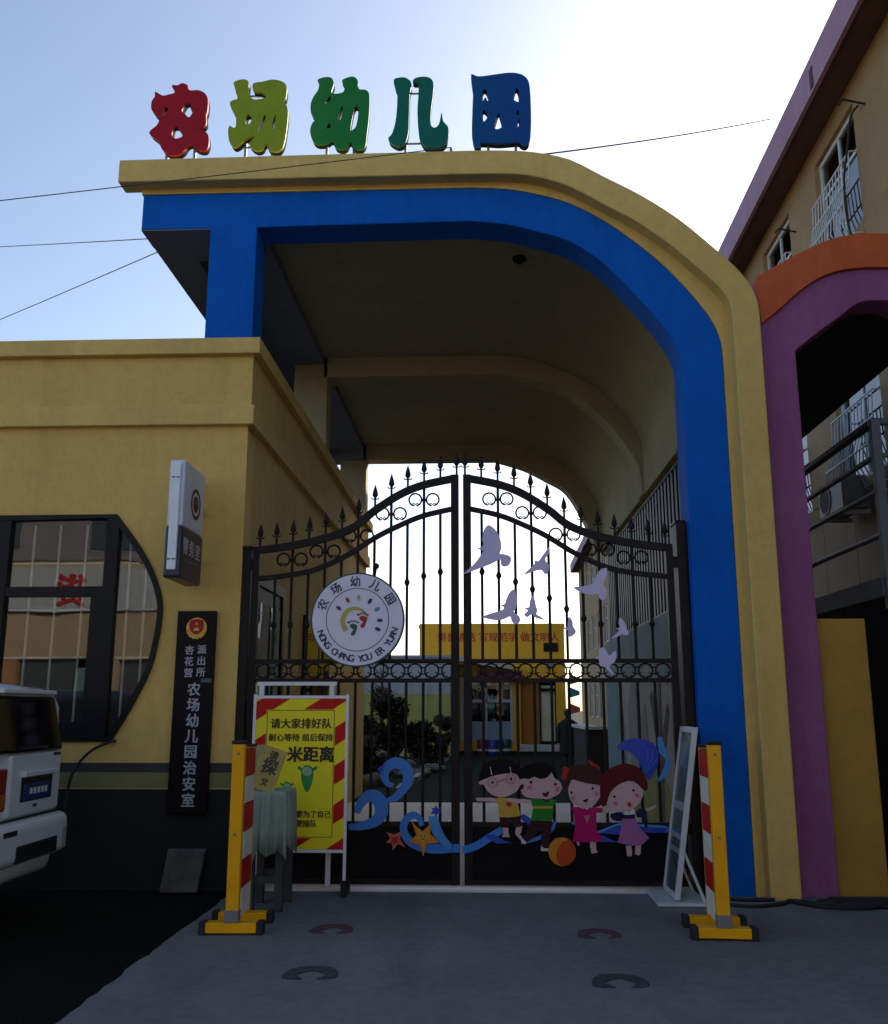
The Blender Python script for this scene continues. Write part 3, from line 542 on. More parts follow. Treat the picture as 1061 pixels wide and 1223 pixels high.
def zat(c, x):
    for a, b in zip(c, c[1:]):
        if a[0] <= x <= b[0]: return a[1] + (b[1] - a[1]) * (x - a[0]) / (b[0] - a[0])
    return c[-1][1] if x > c[-1][0] else c[0][1]
GY = 8.0
MC = -.355                                   # mirror: x -> MC - x
spear = None
for side in (0, 1):
    mx = (lambda x: x) if side == 0 else (lambda x: MC - x)
    q = (lambda p: [(mx(a), b) for a, b in p])
    def bx(m, x0, x1, y0, y1, z0, z1):
        a, b = sorted((mx(x0), mx(x1))); m.box(a, b, y0, y1, z0, z1)
    lf = thing('gate_leaf', ['left leaf of the dark iron gate, carrying the round white sign', 'right leaf of the dark iron gate, with lavender doves and cartoon children on it'][side], 'gate', (mx(-1.95), GY, 0), 'leaves of the iron gate')
    m = MB(); bx(m, -1.985, -1.925, GY - .03, GY + .03, .055, 2.82); obj('stile', m, IRON, lf, bevel=.004)
    m = MB(); bx(m, -.265, -.196, GY - .03, GY + .03, .055, 3.45); obj('stile', m, IRON, lf, bevel=.004)
    obj('top_rail', MB().bar(q(TOPS), .062, GY - .025, GY + .025), IRON, lf)
    obj('arched_rail', MB().bar(q(LOWS), .042, GY - .02, GY + .02), IRON, lf)
    for z0, z1 in ((1.815, 1.85), (1.655, 1.69), (.50, .54), (.055, .095)):
        m = MB(); bx(m, -1.925, -.265, GY - .022, GY + .022, z0, z1); obj('rail', m, IRON, lf)
    m = MB(); bx(m, -1.925, -.265, GY - .004, GY + .004, .095, .50); obj('kick_plate', m, mat('black_sheet', (.005, .005, .006), .6, .3, 5, spec=.15), lf)
    for i in range(13):
        x = -1.93 + .143 * i
        if spear is None:
            spear = obj('spear_finial', spear_mesh(), IRON, lf, local=True, smooth=True); sp = spear
        else: sp = inst(spear, 'spear_finial', lf, Matrix.Identity(4))
        sp.matrix_local = T((mx(x) - mx(-1.95), 0, zat(TOPS, x) - .012))
        if 0 < i < 12:
            kz = zat(LOWS, x) - .53
            kz = max(kz, 2.14)
            ztop = zat(TOPS, x) if i % 2 == 0 else zat(LOWS, x)
            m = MB().tube([(mx(x), GY, 1.85), (mx(x), GY, ztop)], .0125, 8)
            m.lathe([(.0127, kz - .03), (.022, kz - .012), (.025, kz), (.022, kz + .012), (.0127, kz + .03)], mx(x), GY, 8)
            obj('bar', m, IRON, lf, smooth=True)
            obj('bar', MB().tube([(mx(x), GY, .54), (mx(x), GY, 1.655)], .0125, 8), IRON, lf, smooth=True)
        if i in (2, 4, 6, 8, 10):
            m = MB(); zc = (zat(TOPS, x) + zat(LOWS, x)) / 2
            for s in (-1, 1):
                cx = mx(x + s * .076)
                ring(m, cx, zc + .004, .055, -78, 258, GY, 20, .0085)
                ring(m, cx - .016, zc - .038, .011, -60, 200, GY, 8, .005); ring(m, cx + .016, zc - .038, .011, -20, 240, GY, 8, .005)
            m.tube([(mx(x) - .03, GY, zc), (mx(x) + .03, GY, zc)], .012, 6)
            obj('scroll', m, IRON, lf, smooth=True)
        if i < 12:
            m = MB(); xm = mx(x + .0715); ring(m, xm, 1.7525, .058, 0, 360, GY, 20, .0075)
            ring(m, xm - .028, 1.722, .018, 90, 330, GY, 8, .005); ring(m, xm + .028, 1.722, .018, -150, 90, GY, 8, .005)
            for s in (-1, 1):
                ring(m, xm + s * .0715, 1.7525 + .055, .03, 180, 360, GY, 8, .006); ring(m, xm + s * .0715, 1.7525 - .055, .03, 0, 180, GY, 8, .006)
            obj('ring', m, IRON, lf, smooth=True)
    # hinges
    for hz in (.45, 2.62):
        m = MB(); bx(m, -2.03, -1.98, GY - .035, GY + .035, hz, hz + .09); obj('hinge', m, IRON, lf)
for nm, a, b, zt, lab in (('gate_post', -2.062, -1.992, 2.80, 'slim dark iron gate post against the gatehouse corner'), ('gate_post', 1.662, 1.742, 3.0, 'thick black gate post against the blue pillar')):
    t = thing(nm, lab, 'post', ((a + b) / 2, GY, 0), 'gate posts')
    obj('shaft', box(a, b, GY - .05, GY + .16, .012, zt), IRON, t, bevel=.005)
    obj('post_cap', box(a - .008, b + .008 if b < 0 else b, GY - .058, GY + .168, zt, zt + .02), IRON, t)
# ------------------------------------------------------------------ doves, cartoon children, waves, starfish on the gate
LAV = mat('lavender_board', (.66, .58, .82), .7, .06, 5)
DL = ['largest lavender dove board, high on the gate beside the meeting stile', 'slim lavender dove board with raised wing, right of the largest dove', 'lavender dove board in front of the slats, just below the arched rail',
      'lavender dove board with a long wing, below the largest dove', 'small lavender dove board right of the long winged dove, tail pointing right', 'tiny lavender dove board with a hole, above the yellow building corner',
      'small lavender dove board with pointed tail, before the painted wall', 'lavender dove board with open wings, overlapping the ring band of the gate']
for lp, lab in zip(ART['doves'], DL):
    tag(art('dove_board', [lp], 7.965, LAV, k=3, depth=.006), lab, 'dove decoration', 'doves on the gate')
WAVE = mat('wave_blue', (.03, .19, .60), .45, .08, 6); WAVE2 = mat('wave_deep_blue', (.008, .05, .42), .45, .1, 6); WAVE3 = mat('wave_light_blue', (.05, .25, .62), .45, .08, 6)
SKIN = mat('print_skin', (.56, .36, .36), .5, .04, 8, spec=.15); HAIRK = mat('print_black', (.003, .0025, .003), .5, .1, 8, spec=.15); HAIRR = mat('print_auburn', (.10, .008, .012), .5, .1, 8, spec=.15); HAIRB = mat('print_brown', (.055, .018, .012), .5, .1, 8, spec=.15)
PYEL = mat('print_yellow', (.56, .33, .05), .5, .05, 8, spec=.15); PGRN = mat('print_green', (.02, .20, .02), .5, .05, 8, spec=.15); PMAG = mat('print_magenta', (.42, .006, .11), .5, .05, 8, spec=.15); PPNK = mat('print_mauve', (.36, .12, .30), .5, .05, 8, spec=.15)
PBRN = mat('print_dark_brown', (.035, .010, .016), .5, .1, 8, spec=.15); PRED = mat('print_red', (.40, .02, .03), .5, .05, 8, spec=.15); PWHT = mat('print_white', (.62, .60, .62), .5, .04, 8, spec=.15); PROSE = mat('print_rose', (.46, .15, .2), .5, .05, 8, spec=.15)
PNAV = mat('print_navy', (.012, .012, .05), .5, .1, 8, spec=.15); PORG = mat('print_orange', (.58, .22, .02), .5, .06, 8, spec=.15); PDOR = mat('print_burnt_orange', (.50, .06, .012), .5, .06, 8, spec=.15); PCOR = mat('print_coral', (.58, .12, .10), .5, .06, 8, spec=.15)
def stroke(name, pts, ws, y, m, parent=None):
    p = catmull(pts, 5); n = len(p)
    wl = [ws[min(int(i / (n - 1) * (len(ws) - 1)), len(ws) - 2)] for i in range(n)]
    wl = []
    for i in range(n):
        f = i / (n - 1) * (len(ws) - 1); a = min(int(f), len(ws) - 2); wl.append(ws[a] + (ws[a + 1] - ws[a]) * (f - a))
    return obj(name, MB().bar(p, wl, y - .004, y), m, parent)
wv = thing('wave_board', 'blue curling wave cut-outs on the lower left leaf of the gate', 'wave decoration', (-.7, 7.955, .5))
stroke('curl', ART['swirlA'], [.03, .06, .085, .09, .08, .06, .03], 7.958, WAVE, wv)
stroke('curl', ART['swirlB'], [.05, .075, .095, .11, .11, .09, .07, .04], 7.953, WAVE, wv)
stroke('curl', ART['swirlC'], [.035, .05, .06, .06, .06, .07, .075, .075, .06], 7.958, WAVE, wv)
stroke('crest', ART['swirlD'], [.07, .085, .08, .06, .04], 7.953, WAVE3, wv)
stroke('curl', ART['swirlE'], [.06, .065], 7.953, WAVE, wv)
art('splash', [ART['splash1']], 7.948, WAVE2, wv, k=1); art('splash', [ART['splash2']], 7.948, WAVE2, wv, k=1)
wr = thing('wave_board', 'long blue wave cut-out below the cartoon children on the right leaf', 'wave decoration', (.5, 7.955, .4))
stroke('curl', ART['swirlF'], [.055, .06, .06, .055], 7.960, WAVE, wr)
art('swell', [ART['waveLow']], 7.956, WAVE2, wr, k=2)
stroke('crest', [(x, z + .012) for x, z in ART['waveLow'][13:20]], [.015, .02, .02, .015, .02, .02, .015], 7.951, WAVE3, wr)
stroke('crest', ART['waveLow'][3:7], [.02, .03, .03, .02], 7.951, WAVE, wr)
df = thing('dolphin_board', 'blue dolphin tail cut-out with light splashes above the auburn haired girl', 'dolphin decoration', (.75, 7.955, .8))
art('body', [ART['fin']], 7.958, WAVE2, df, k=3)
stroke('splash', ART['rib1'], [.03, .05, .06, .03, .04, .045, .015], 7.953, WAVE3, df)
for k in range(3):
    f = ART['fin']; a = f[4 + k]; stroke('groove', [(f[10][0] + .012 * k, f[10][1]), ((a[0] + f[10][0]) / 2 + .03, (a[1] + f[10][1]) / 2), (a[0] - .01, a[1] - .04)], [.004, .006, .003], 7.953, WAVE, df)
st = thing('starfish_board', 'large orange smiling starfish cut-out on the left gate leaf', 'starfish decoration', (-.63, 7.95, .42))
art('body', [ART['star1']], 7.945, PORG, st, k=2, depth=.005)
s1 = ART['star1']; scx = sum(p[0] for p in s1) / 10; scz = sum(p[1] for p in s1) / 10
art('highlight', [[(scx + (a - scx) * .55, scz + (b - scz) * .55 + .006) for a, b in s1]], 7.939, PYEL, st, k=2, depth=.003)
art('eye', [disc(scx - .016, scz + .012, .006, 12)], 7.935, HAIRK, st, k=1, depth=.002); art('eye', [disc(scx + .016, scz + .012, .006, 12)], 7.935, HAIRK, st, k=1, depth=.002)
stroke('mouth', [(scx - .014, scz - .006), (scx, scz - .014), (scx + .014, scz - .006)], [.004, .005, .004], 7.936, PBRN, st)
st2 = thing('starfish_board', 'small coral red starfish cut-out left of the orange starfish', 'starfish decoration', (-.85, 7.95, .42))
art('body', [ART['star2']], 7.945, PCOR, st2, k=2, depth=.005)
s2 = ART['star2']; art('highlight', [[(sum(p[0] for p in s2) / 10 + (a - sum(p[0] for p in s2) / 10) * .5, sum(p[1] for p in s2) / 10 + (b - sum(p[1] for p in s2) / 10) * .5) for a, b in s2]], 7.939, PRED, st2, k=2, depth=.003)
Y0 = 7.948
def kid(key, label, order):
    d = ART[key]; pts = d['face']; cx = sum(p[0] for p in pts) / len(pts)
    t = thing('child_board', label, 'cartoon board', (cx, Y0, .4), 'cartoon children on the gate')
    for i, (part, nm, m, k) in enumerate(order):
        art(nm, [d[part]], Y0 - .0022 * i, m, t, k=k, depth=.0018)
    return t, Y0 - .0022 * len(order)
def dots(t, y, key, tbl, name, r, m):
    for c in ART[tbl].get(key, []): art(name, [disc(c[0], c[1], r, 12)], y, m, t, k=1, depth=.0015)
t, y = kid('boy1', 'cartoon boy with round glasses and yellow shirt, arms spread, on the gate', [('leg1', 'leg', SKIN, 1), ('leg2', 'leg', SKIN, 1), ('shorts', 'shorts', PBRN, 1), ('arm', 'arm', SKIN, 2), ('hair', 'hair', HAIRK, 2), ('shirt', 'shirt', PYEL, 2), ('face', 'face', SKIN, 3), ('arm2', 'arm', SKIN, 2), ('mouth', 'mouth', PBRN, 2)])
for c in ART['eyes']['b1']:
    obj('glasses', flat_mesh([disc(c[0], c[1], .040, 20), disc(c[0], c[1], .034, 20)], y - .002, y), PROSE, t)
    art('eye', [disc(c[0], c[1], .010, 12)], y, HAIRK, t, k=1, depth=.0015)
a, b = ART['eyes']['b1']; stroke('glasses_bridge', [(a[0] + .04, a[1] + .008), (b[0] - .04, b[1] + .002)], [.006, .006], y, PROSE, t)
sx = [p[0] for p in ART['boy1']['shirt']]; art('heart', [[(.26 + .0 + p[0] - .26, p[1]) for p in disc(sum(sx) / len(sx) + .0, sum(p[1] for p in ART['boy1']['shirt']) / len(sx) + .02, .022, 12, .018)]], y, PRED, t, k=1, depth=.0015)
for dx in (-.06, .04): stroke('antenna', [(a[0] + .09 + dx * 1.6, a[1] + .06), (a[0] + .08 + dx * 1.6, a[1] + .12)], [.006, .004], y, PWHT, t)
t, y = kid('boy2', 'cartoon boy with open mouth, green shirt and dark trousers on the gate', [('hair', 'hair', HAIRK, 2), ('shoe', 'shoe', PWHT, 1), ('shoe2', 'shoe', PWHT, 1), ('trousers', 'trousers', PBRN, 1), ('face', 'face', SKIN, 2), ('shirt', 'shirt', PGRN, 1), ('stripe', 'stripe', PYEL, 1), ('mouth', 'mouth', PBRN, 2)])
dots(t, y, 'b2', 'eyes', 'eye', .011, HAIRK); dots(t, y, 'b2', 'cheeks', 'cheek', .016, PROSE)
t, y = kid('girl1', 'cartoon girl with dark brown hair, pink bow and magenta dress on the gate', [('bow2', 'bow', PRED, 1), ('leg1', 'leg', SKIN, 1), ('leg2', 'leg', SKIN, 1), ('arm', 'arm', SKIN, 2), ('tail', 'pigtail', HAIRB, 2), ('dress', 'dress', PMAG, 1), ('face', 'face', SKIN, 2), ('hair', 'hair', HAIRB, 2), ('bow', 'bow', PRED, 2)])
dots(t, y, 'g1', 'eyes', 'eye', .010, HAIRK); dots(t, y, 'g1', 'cheeks', 'cheek', .014, PROSE); art('mouth', [ART['mouths']['g1']], y, PBRN, t, k=2, depth=.0015); art('heart', [ART['heart']], y, PROSE, t, k=1, depth=.0015)
t, y = kid('girl2', 'cartoon girl with round auburn hair and mauve dress, nearest the poster stand', [('leg1', 'leg', SKIN, 1), ('leg2', 'leg', SKIN, 1), ('hand', 'hand', SKIN, 2), ('sleeve1', 'sleeve', PNAV, 2), ('sleeve2', 'sleeve', PNAV, 2), ('dress', 'dress', PPNK, 1), ('bodice', 'bodice', PNAV, 1), ('face', 'face', SKIN, 2), ('hair', 'hair', HAIRR, 3), ('collar', 'collar', PWHT, 1)])
dots(t, y, 'g2', 'eyes', 'eye', .010, HAIRK); dots(t, y, 'g2', 'cheeks', 'cheek', .015, PROSE); art('mouth', [ART['mouths']['g2']], y, PRED, t, k=2, depth=.0015)
(c0, c1) = ART['ballc']; rr = c1[0] - c0[0]
bt = thing('ball_board', 'orange and red striped beach ball cut-out at the feet of the cartoon children', 'ball decoration', (c0[0], 7.92, c0[1] - rr))
art('disc', [disc(c0[0], c0[1], rr, 36)], 7.925, PORG, bt, k=1, depth=.004); art('wedge', [ART['ballw']], 7.920, PDOR, bt, k=2, depth=.002)
stroke('highlight', [(c0[0] - rr * .1, c0[1] + rr * .86), (c0[0] + rr * .35, c0[1] + rr * .8)], [.008, .014], 7.916, PYEL, bt)

# ------------------------------------------------------------------ round sign on the left leaf
rs = thing('round_sign', 'round white sign with colourful footprints and ring of lettering on the gate', 'sign', (-1.06, 7.94, 2.18 - .39))
rx, rz, RR = -1.055, 2.18, .385
SW = mat('sign_white', (.80, .76, .90), .5, .04, 3); SG = mat('sign_green_rim', (.01, .075, .06), .5, .1, 5); INK = mat('ink_navy', (.03, .035, .10), .5, .05, 5)
obj('rim', MB().prism(disc(rx, rz, RR + .014, 64), 7.925, 7.965), SG, rs)
obj('face', MB().prism(disc(rx, rz, RR, 64), 7.921, 7.924), SW, rs)
obj('ring_line', flat_mesh([disc(rx, rz, .268, 64), disc(rx, rz, .262, 64)], 7.9185, 7.920), INK, rs)
yy = 7.918
def on_arc(chars, r, a0, a1, size, bold, flip):
    it = []
    for i, c in enumerate(chars):
        if c == ' ': continue
        a = R(a0 + (a1 - a0) * i / (len(chars) - 1)); me = text_mesh(c, size, bold, .001)
        rot = (math.pi / 2 - a) if not flip else (-math.pi / 2 - a)
        it.append((me, T((rx + r * math.cos(a), yy, rz + r * math.sin(a))) @ Matrix.Rotation(rot, 4, 'Y')))
    return join(it)
obj('lettering', on_arc('农场幼儿园', .325, 157, 32, .095, .018, False), INK, rs)
obj('lettering', on_arc('NONG CHANG YOU ER YUAN', .328, 201, 343, .078, .022, True), INK, rs)
def petal(ang, r, col, nm, a=.026, b=.015):
    q = R(ang); art('petal', [disc(rx + r * math.cos(q), rz - .005 + r * math.sin(q), a, 16, b, q)], yy, mat(nm, col, .5, .05, 8), rs, k=1, depth=.0015)
for ang, col, nm in ((148, (.22, .01, .06), 'petal_crimson'), (117, (.36, .07, .07), 'petal_red'), (88, (.45, .42, .12), 'petal_lemon'), (57, (.02, .05, .14), 'petal_navy'), (29, (.10, .27, .42), 'petal_sky'), (-1, (.012, .03, .18), 'petal_blue'), (-24, (.03, .015, .16), 'petal_indigo')):
    petal(ang, .19, col, nm)
obj('sun_arc', MB().bar([(rx - .02 + .105 * math.cos(R(a)), rz - .01 + .105 * math.sin(R(a)) * (1 if a < 180 else 1.1)) for a in range(0, 226, 9)], [.006 + .034 * min(1, i / 16) for i in range(26)], yy - .0015, yy), mat('sun_yellow', (.50, .44, .06), .5, .05, 8), rs)
FR, FG = mat('foot_red', (.36, .012, .03), .5, .05, 8), mat('foot_green', (.012, .10, .07), .5, .05, 8)
for fx, fz, m, s in ((.045, -.01, FR, 1), (-.035, -.075, FG, -1)):
    art('footprint', [[(rx + fx + a, rz + fz + b) for a, b in ((-.028, .028), (0, .04), (.03, .025), (.03, -.01), (.012, -.055), (-.012, -.06), (-.018, -.04), (.002, -.012), (-.02, .005))]], yy, m, rs, k=3, depth=.0015)
    for i in range(5): art('toe', [disc(rx + fx - .038 + i * .02, rz + fz + .05 + .012 * math.sin(i * .8), .0085 if i else .011, 10)], yy, m, rs, k=1, depth=.0015)
obj('fixing_stalk', MB().tube([(rx + .14, 7.95, rz + .37), (rx + .15, 7.95, rz + .44)], .008, 6).lathe([(.005, rz + .43), (.022, rz + .44), (.026, rz + .46), (.018, rz + .48), (.002, rz + .485)], rx + .15, 7.95, 10), BLACKM, rs, smooth=True)

# ------------------------------------------------------------------ signs on the gatehouse
lb = thing('light_box', 'slim white and navy projecting light box sign on the gatehouse wall', 'sign', (-2.47, 7.945, 2.45))
LBW = mat('light_box_white', (.68, .72, .82), .35, .05, 4); NAVY = mat('light_box_navy', (.012, .022, .06), .35, .1, 4)
bw0, bw1 = -2.53, -2.40
obj('upper_box', box(bw0, bw1, 7.30, 7.86, 2.88, 3.43), LBW, lb, bevel=.018)
obj('lower_box', box(bw0 - .004, bw1 + .004, 7.29, 7.86, 2.46, 2.88), NAVY, lb, bevel=.018)
obj('front_strip', box(bw0 + .028, bw1 - .028, 7.272, 7.30, 2.52, 3.40), mat('brushed_strip', (.80, .86, .88), .35, .05, 4), lb, bevel=.008)
obj('wall_bracket', MB().box(-2.50, -2.43, 7.86, 7.95, 3.10, 3.14).box(-2.50, -2.43, 7.86, 7.95, 2.65, 2.69), GREYM, lb)
RX = Matrix.Rotation(R(90), 4, 'Z')
def side_disc(nm, cy, cz, r, r2, m, x):
    me = flat_mesh([disc(0, 0, r, 28)] + ([disc(0, 0, r2, 28)] if r2 else []), -.001, .001); me.transform(T((x, cy, cz)) @ RX); return obj(nm, me, m, lb)
side_disc('badge_ring', 7.62, 3.12, .13, .10, mat('badge_maroon', (.12, .02, .03), .5, .1, 6), bw1 + .002)
side_disc('badge', 7.62, 3.12, .07, None, mat('badge_maroon', (.12, .02, .03)), bw1 + .002)
for i, c in enumerate('警务室'):
    me = text_mesh(c, .14, .02, .001); me.transform(T((bw1 + .006, 7.40 + i * .16, 2.73)) @ RX); obj('lettering', me, PWHT, lb)
me = MB().box(bw1 + .005, bw1 + .007, 7.38, 7.72, 2.60, 2.63); obj('underline', me, mat('teal_print', (.06, .12, .14), .5), lb)
for zz in (3.27, 2.60): obj('strip_mark', MB().box(bw0 + .034, bw0 + .06, 7.270, 7.272, zz, zz + .012).box(bw1 - .06, bw1 - .034, 7.270, 7.272, zz, zz + .012), mat('strip_mark', (.12, .14, .18), .5), lb)

pq = thing('name_plaque', 'tall black plaque with police badge and white vertical characters on gatehouse', 'sign', (-2.42, 7.9, .62))
M_ = MB(); M_.box(-2.590, -2.258, 7.895, 7.94, .60, 2.255)
obj('board', M_, mat('plaque_black', (.004, .004, .006), .4, .1, 4, spec=.15), pq, bevel=.006)
yp = 7.893
obj('badge', MB().prism(disc(-2.42, 2.11, .088, 28), yp - .003, yp), mat('badge_gold', (.50, .36, .06), .35, .15, 20, metal=.4), pq)
art('badge_shield', [[(-2.475, 2.17), (-2.42, 2.185), (-2.365, 2.17), (-2.36, 2.11), (-2.385, 2.07), (-2.42, 2.055), (-2.455, 2.07), (-2.48, 2.11)]], yp - .0035, PRED, pq, k=3, depth=.002)
obj('badge_gate', MB().box(-2.445, -2.395, yp - .008, yp - .006, 2.088, 2.10).box(-2.437, -2.403, yp - .008, yp - .006, 2.10, 2.112), mat('badge_gold', (.50, .36, .06)), pq)
art('badge_star', [[(-2.42 + (.016 if i % 2 == 0 else .007) * math.sin(i * math.pi / 5), 2.145 + (.016 if i % 2 == 0 else .007) * math.cos(i * math.pi / 5)) for i in range(10)]], yp - .006, MATS['badge_gold'], pq, k=1, depth=.002)
for i in range(7):
    a = R(200 + i * 23.3); obj('badge_leaf', MB().prism(disc(-2.42 + .077 * math.cos(a), 2.105 + .077 * math.sin(a), .022, 10, .010, a + R(70)), yp - .006, yp - .0032), MATS['badge_gold'], pq)
PLW = mat('plaque_lettering', (.40, .41, .47), .5, .05, 6)
text('lettering', '杏花营', .080, -2.47, yp, 1.925, PLW, pq, .022, True, 1.18)
text('lettering', '派出所', .080, -2.365, yp, 1.93, PLW, pq, .022, True, 1.18)
text('lettering', '农场幼儿园治安室', .115, -2.415, yp, 1.60, PLW, pq, .022, True, 1.105)
obj('sticker', box(-2.36, -2.27, yp - .001, yp + .001, 1.655, 1.69), mat('sticker_teal', (.05, .10, .11), .5), pq)

# stone slab leaning on the dado
sl_ = MB().hexa([(-2.58, 7.80, .012), (-2.28, 7.80, .012), (-2.28, 7.85, .012), (-2.58, 7.85, .012), (-2.555, 7.88, .33), (-2.245, 7.88, .33), (-2.245, 7.93, .33), (-2.555, 7.93, .33)])
tag(obj('stone_slab', sl_, mat('rough_slab', (.085, .08, .07), .9, .45, 6, 1.0, 25), bevel=.008), 'rough grey square slab leaning on the green dado below the black plaque', 'slab')
# loose cable on the gatehouse wall by the van
tag(obj('wall_cable', MB().tube(catmull([(-3.06, 7.93, 1.18), (-3.12, 7.92, 1.165), (-3.25, 7.90, 1.10), (-3.36, 7.9, .98), (-3.42, 7.9, .82), (-3.44, 7.9, .5)], 5), .012, 6), RUB, smooth=True), 'black cable looping down the gatehouse wall under the window, behind the van', 'cable')

# ------------------------------------------------------------------ folding barriers
def barrier(label, x, yf, s, rot):
    t = thing('folding_barrier', label, 'barrier', (x, yf, .008), 'yellow folding barriers', rot)
    L = dict(local=True)
    obj('post', box(-.042, .042, -.03, .03, .07, 1.20), YEL, t, bevel=.006, **L)
    obj('post_cap', box(-.048, .048, -.036, .036, 1.2, 1.225), RUB, t, bevel=.008, **L)
    obj('post', box(-.042, .042, .325, .36, .07, 1.17), YEL, t, bevel=.006, **L)
    obj('post_cap', box(-.046, .046, .32, .365, 1.17, 1.19), RUB, t, bevel=.006, **L)
    for i in range(6):
        z0 = .10 + i * .178
        obj('reflector_plate', box(s * .036, s * .046, .04, .315, z0, z0 + .172), RED if i % 2 else CHALK, t, bevel=.002, **L)
    obj('plate_backing', box(s * .012, s * .034, .035, .318, .09, 1.165), BLACKM, t, **L)
    for i in range(4):
        m = MB()
        for k in range(3):
            z0 = .2 + k * .32; m.hexa([(-s * .022 - .005, .06 + i * .055, z0), (-s * .022 + .005, .06 + i * .055, z0), (-s * .022 + .005, .09 + i * .055, z0), (-s * .022 - .005, .09 + i * .055, z0), (-s * .022 - .005, .08 + i * .055, z0 + .3), (-s * .022 + .005, .08 + i * .055, z0 + .3), (-s * .022 + .005, .11 + i * .055, z0 + .3), (-s * .022 - .005, .11 + i * .055, z0 + .3)])
        obj('folded_lattice', m, [CHALK, RED][i % 2], t, **L)
    for zz in (.13, .62, 1.14): obj('bolt', MB().tube([(0, -.03, zz), (0, -.036, zz)], .009, 8), GREYM, t, **L)
    for yy_, h in ((0, .075), (.345, .07)):
        dx = 0.0
        ft = obj('foot', box(-.165 + dx, .165 + dx, yy_ - .045, yy_ + .045, .012, h), YEL, t, bevel=.006, **L)
        for q in (-1, 1):
            obj('end_cap', box(dx + q * .187 - .022, dx + q * .187 + .022, yy_ - .048, yy_ + .048, 0, h + .006), RUB, ft, bevel=.006, **L)
    obj('clamp', box(-.046, .046, -.05, .034, .0765, .15), GREYM, t, bevel=.004, **L)
    return t
barrier('yellow folding barrier with red and white plates, beside the draped table', -1.645, 6.47, 1, R(2))
barrier('yellow folding barrier with red and white plates, beside the white poster stand', 1.52, 6.45, -1, R(-3))

# ------------------------------------------------------------------ distance notice
nb = thing('notice_stand', 'yellow notice board with red striped border on white stand, before left gate leaf', 'notice board', (-1.47, 7.7, .012))
BYEL = mat('notice_yellow', (.86, .74, .006), .5, .06, 2)
x0, x1, z0, z1 = -1.835, -1.105, .36, 1.52
obj('panel', box(x0, x1, 7.70, 7.712, z0, z1), BYEL, nb)
# striped border: parallelogram bands clipped to the frame
def clip(poly, f):
    out = []
    for i, p in enumerate(poly):
        q = poly[(i + 1) % len(poly)]; a, b = f(p), f(q)
        if a >= 0: out.append(p)
        if (a >= 0) != (b >= 0):
            t = a / (a - b); out.append((p[0] + (q[0] - p[0]) * t, p[1] + (q[1] - p[1]) * t))
    return out
bwid = .085
for (a0, a1, b0, b1) in ((x0, x1, z1 - bwid, z1), (x0, x1, z0, z0 + bwid), (x0, x0 + bwid, z0 + bwid, z1 - bwid), (x1 - bwid, x1, z0 + bwid, z1 - bwid)):
    for k in range(-8, 12):
        per = .30; sl = .62; c = k * per
        poly = [(x0 - 2, c - 2 * sl + 0), (x1 + 2, c + (x1 - x0 + 2) * sl), (x1 + 2, c + (x1 - x0 + 2) * sl + per * .48), (x0 - 2, c - 2 * sl + per * .48)]
        poly = [(p[0], p[1] + .45) for p in poly]
        for f in (lambda p: p[0] - a0, lambda p: a1 - p[0], lambda p: p[1] - b0, lambda p: b1 - p[1]):
            if poly: poly = clip(poly, f)
        if len(poly) > 2: obj('red_stripe', MB().prism(poly, 7.6975, 7.6995), RED, nb)
obj('inner_line', flat_mesh([[(x0 + .09, z0 + .09), (x1 - .09, z0 + .09), (x1 - .09, z1 - .09), (x0 + .09, z1 - .09)], [(x0 + .094, z0 + .094), (x1 - .094, z0 + .094), (x1 - .094, z1 - .094), (x0 + .094, z1 - .094)]], 7.697, 7.6995), BRAND, nb)
TXT = mat('notice_black', (.02, .016, .006), .6)
text('lettering', '请大家排好队', .083, -1.465, 7.698, 1.325, TXT, nb, .022)
text('lettering', '耐心等待 前后保持', .063, -1.465, 7.698, 1.215, TXT, nb, .020)
text('lettering', '一米距离', .128, -1.445, 7.698, 1.085, TXT, nb, .035)
text('lettering', '不要为了自己', .056, -1.375, 7.698, .625, TXT, nb, .02)
text('lettering', '方便插队', .056, -1.43, 7.698, .555, TXT, nb, .02)
def veg(cx, cz, s):
    art('cartoon_sprout', [[(cx - .03 * s, cz + .09 * s), (cx, cz + .10 * s), (cx + .035 * s, cz + .085 * s), (cx + .05 * s, cz + .02 * s), (cx + .03 * s, cz - .07 * s), (cx, cz - .11 * s), (cx - .03 * s, cz - .06 * s), (cx - .05 * s, cz + .02 * s)]], 7.6985, mat('sprout_green', (.02, .26, .05), .5, .25, 18), nb, k=3, depth=.001)
    art('cartoon_face', [disc(cx, cz + .05 * s, .04 * s, 16, .035 * s)], 7.6972, mat('sprout_pale', (.30, .45, .24), .5, .15, 18), nb, k=1, depth=.001)
    for q in (-1, 1): art('cartoon_leaf', [disc(cx + q * .055 * s, cz + .07 * s, .03 * s, 10, .014 * s, q * .6)], 7.6985, MATS['sprout_green'], nb, k=1, depth=.001)
veg(-1.405, .90, 1.0); veg(-1.565, .80, .7)
fm = MB()
for xx in (x0 - .012, x1 + .012): fm.box(xx - .012, xx + .012, 7.695, 7.72, .13 if xx > -1.5 else .13, 1.555)
obj('frame', fm, WHITEP, nb, bevel=.003)
obj('frame_top', box(x0, x1, 7.695, 7.72, 1.522, 1.545), WHITEP, nb)
obj('frame_bottom', box(x0, x1, 7.695, 7.72, .335, .358), WHITEP, nb)
obj('rear_frame', MB().box(-1.885, -1.215, 7.905, 7.925, 1.63, 1.66).box(-1.275, -1.235, 7.905, 7.925, .05, 1.63).box(-1.865, -1.825, 7.905, 7.925, .05, 1.63), WHITEP, nb)
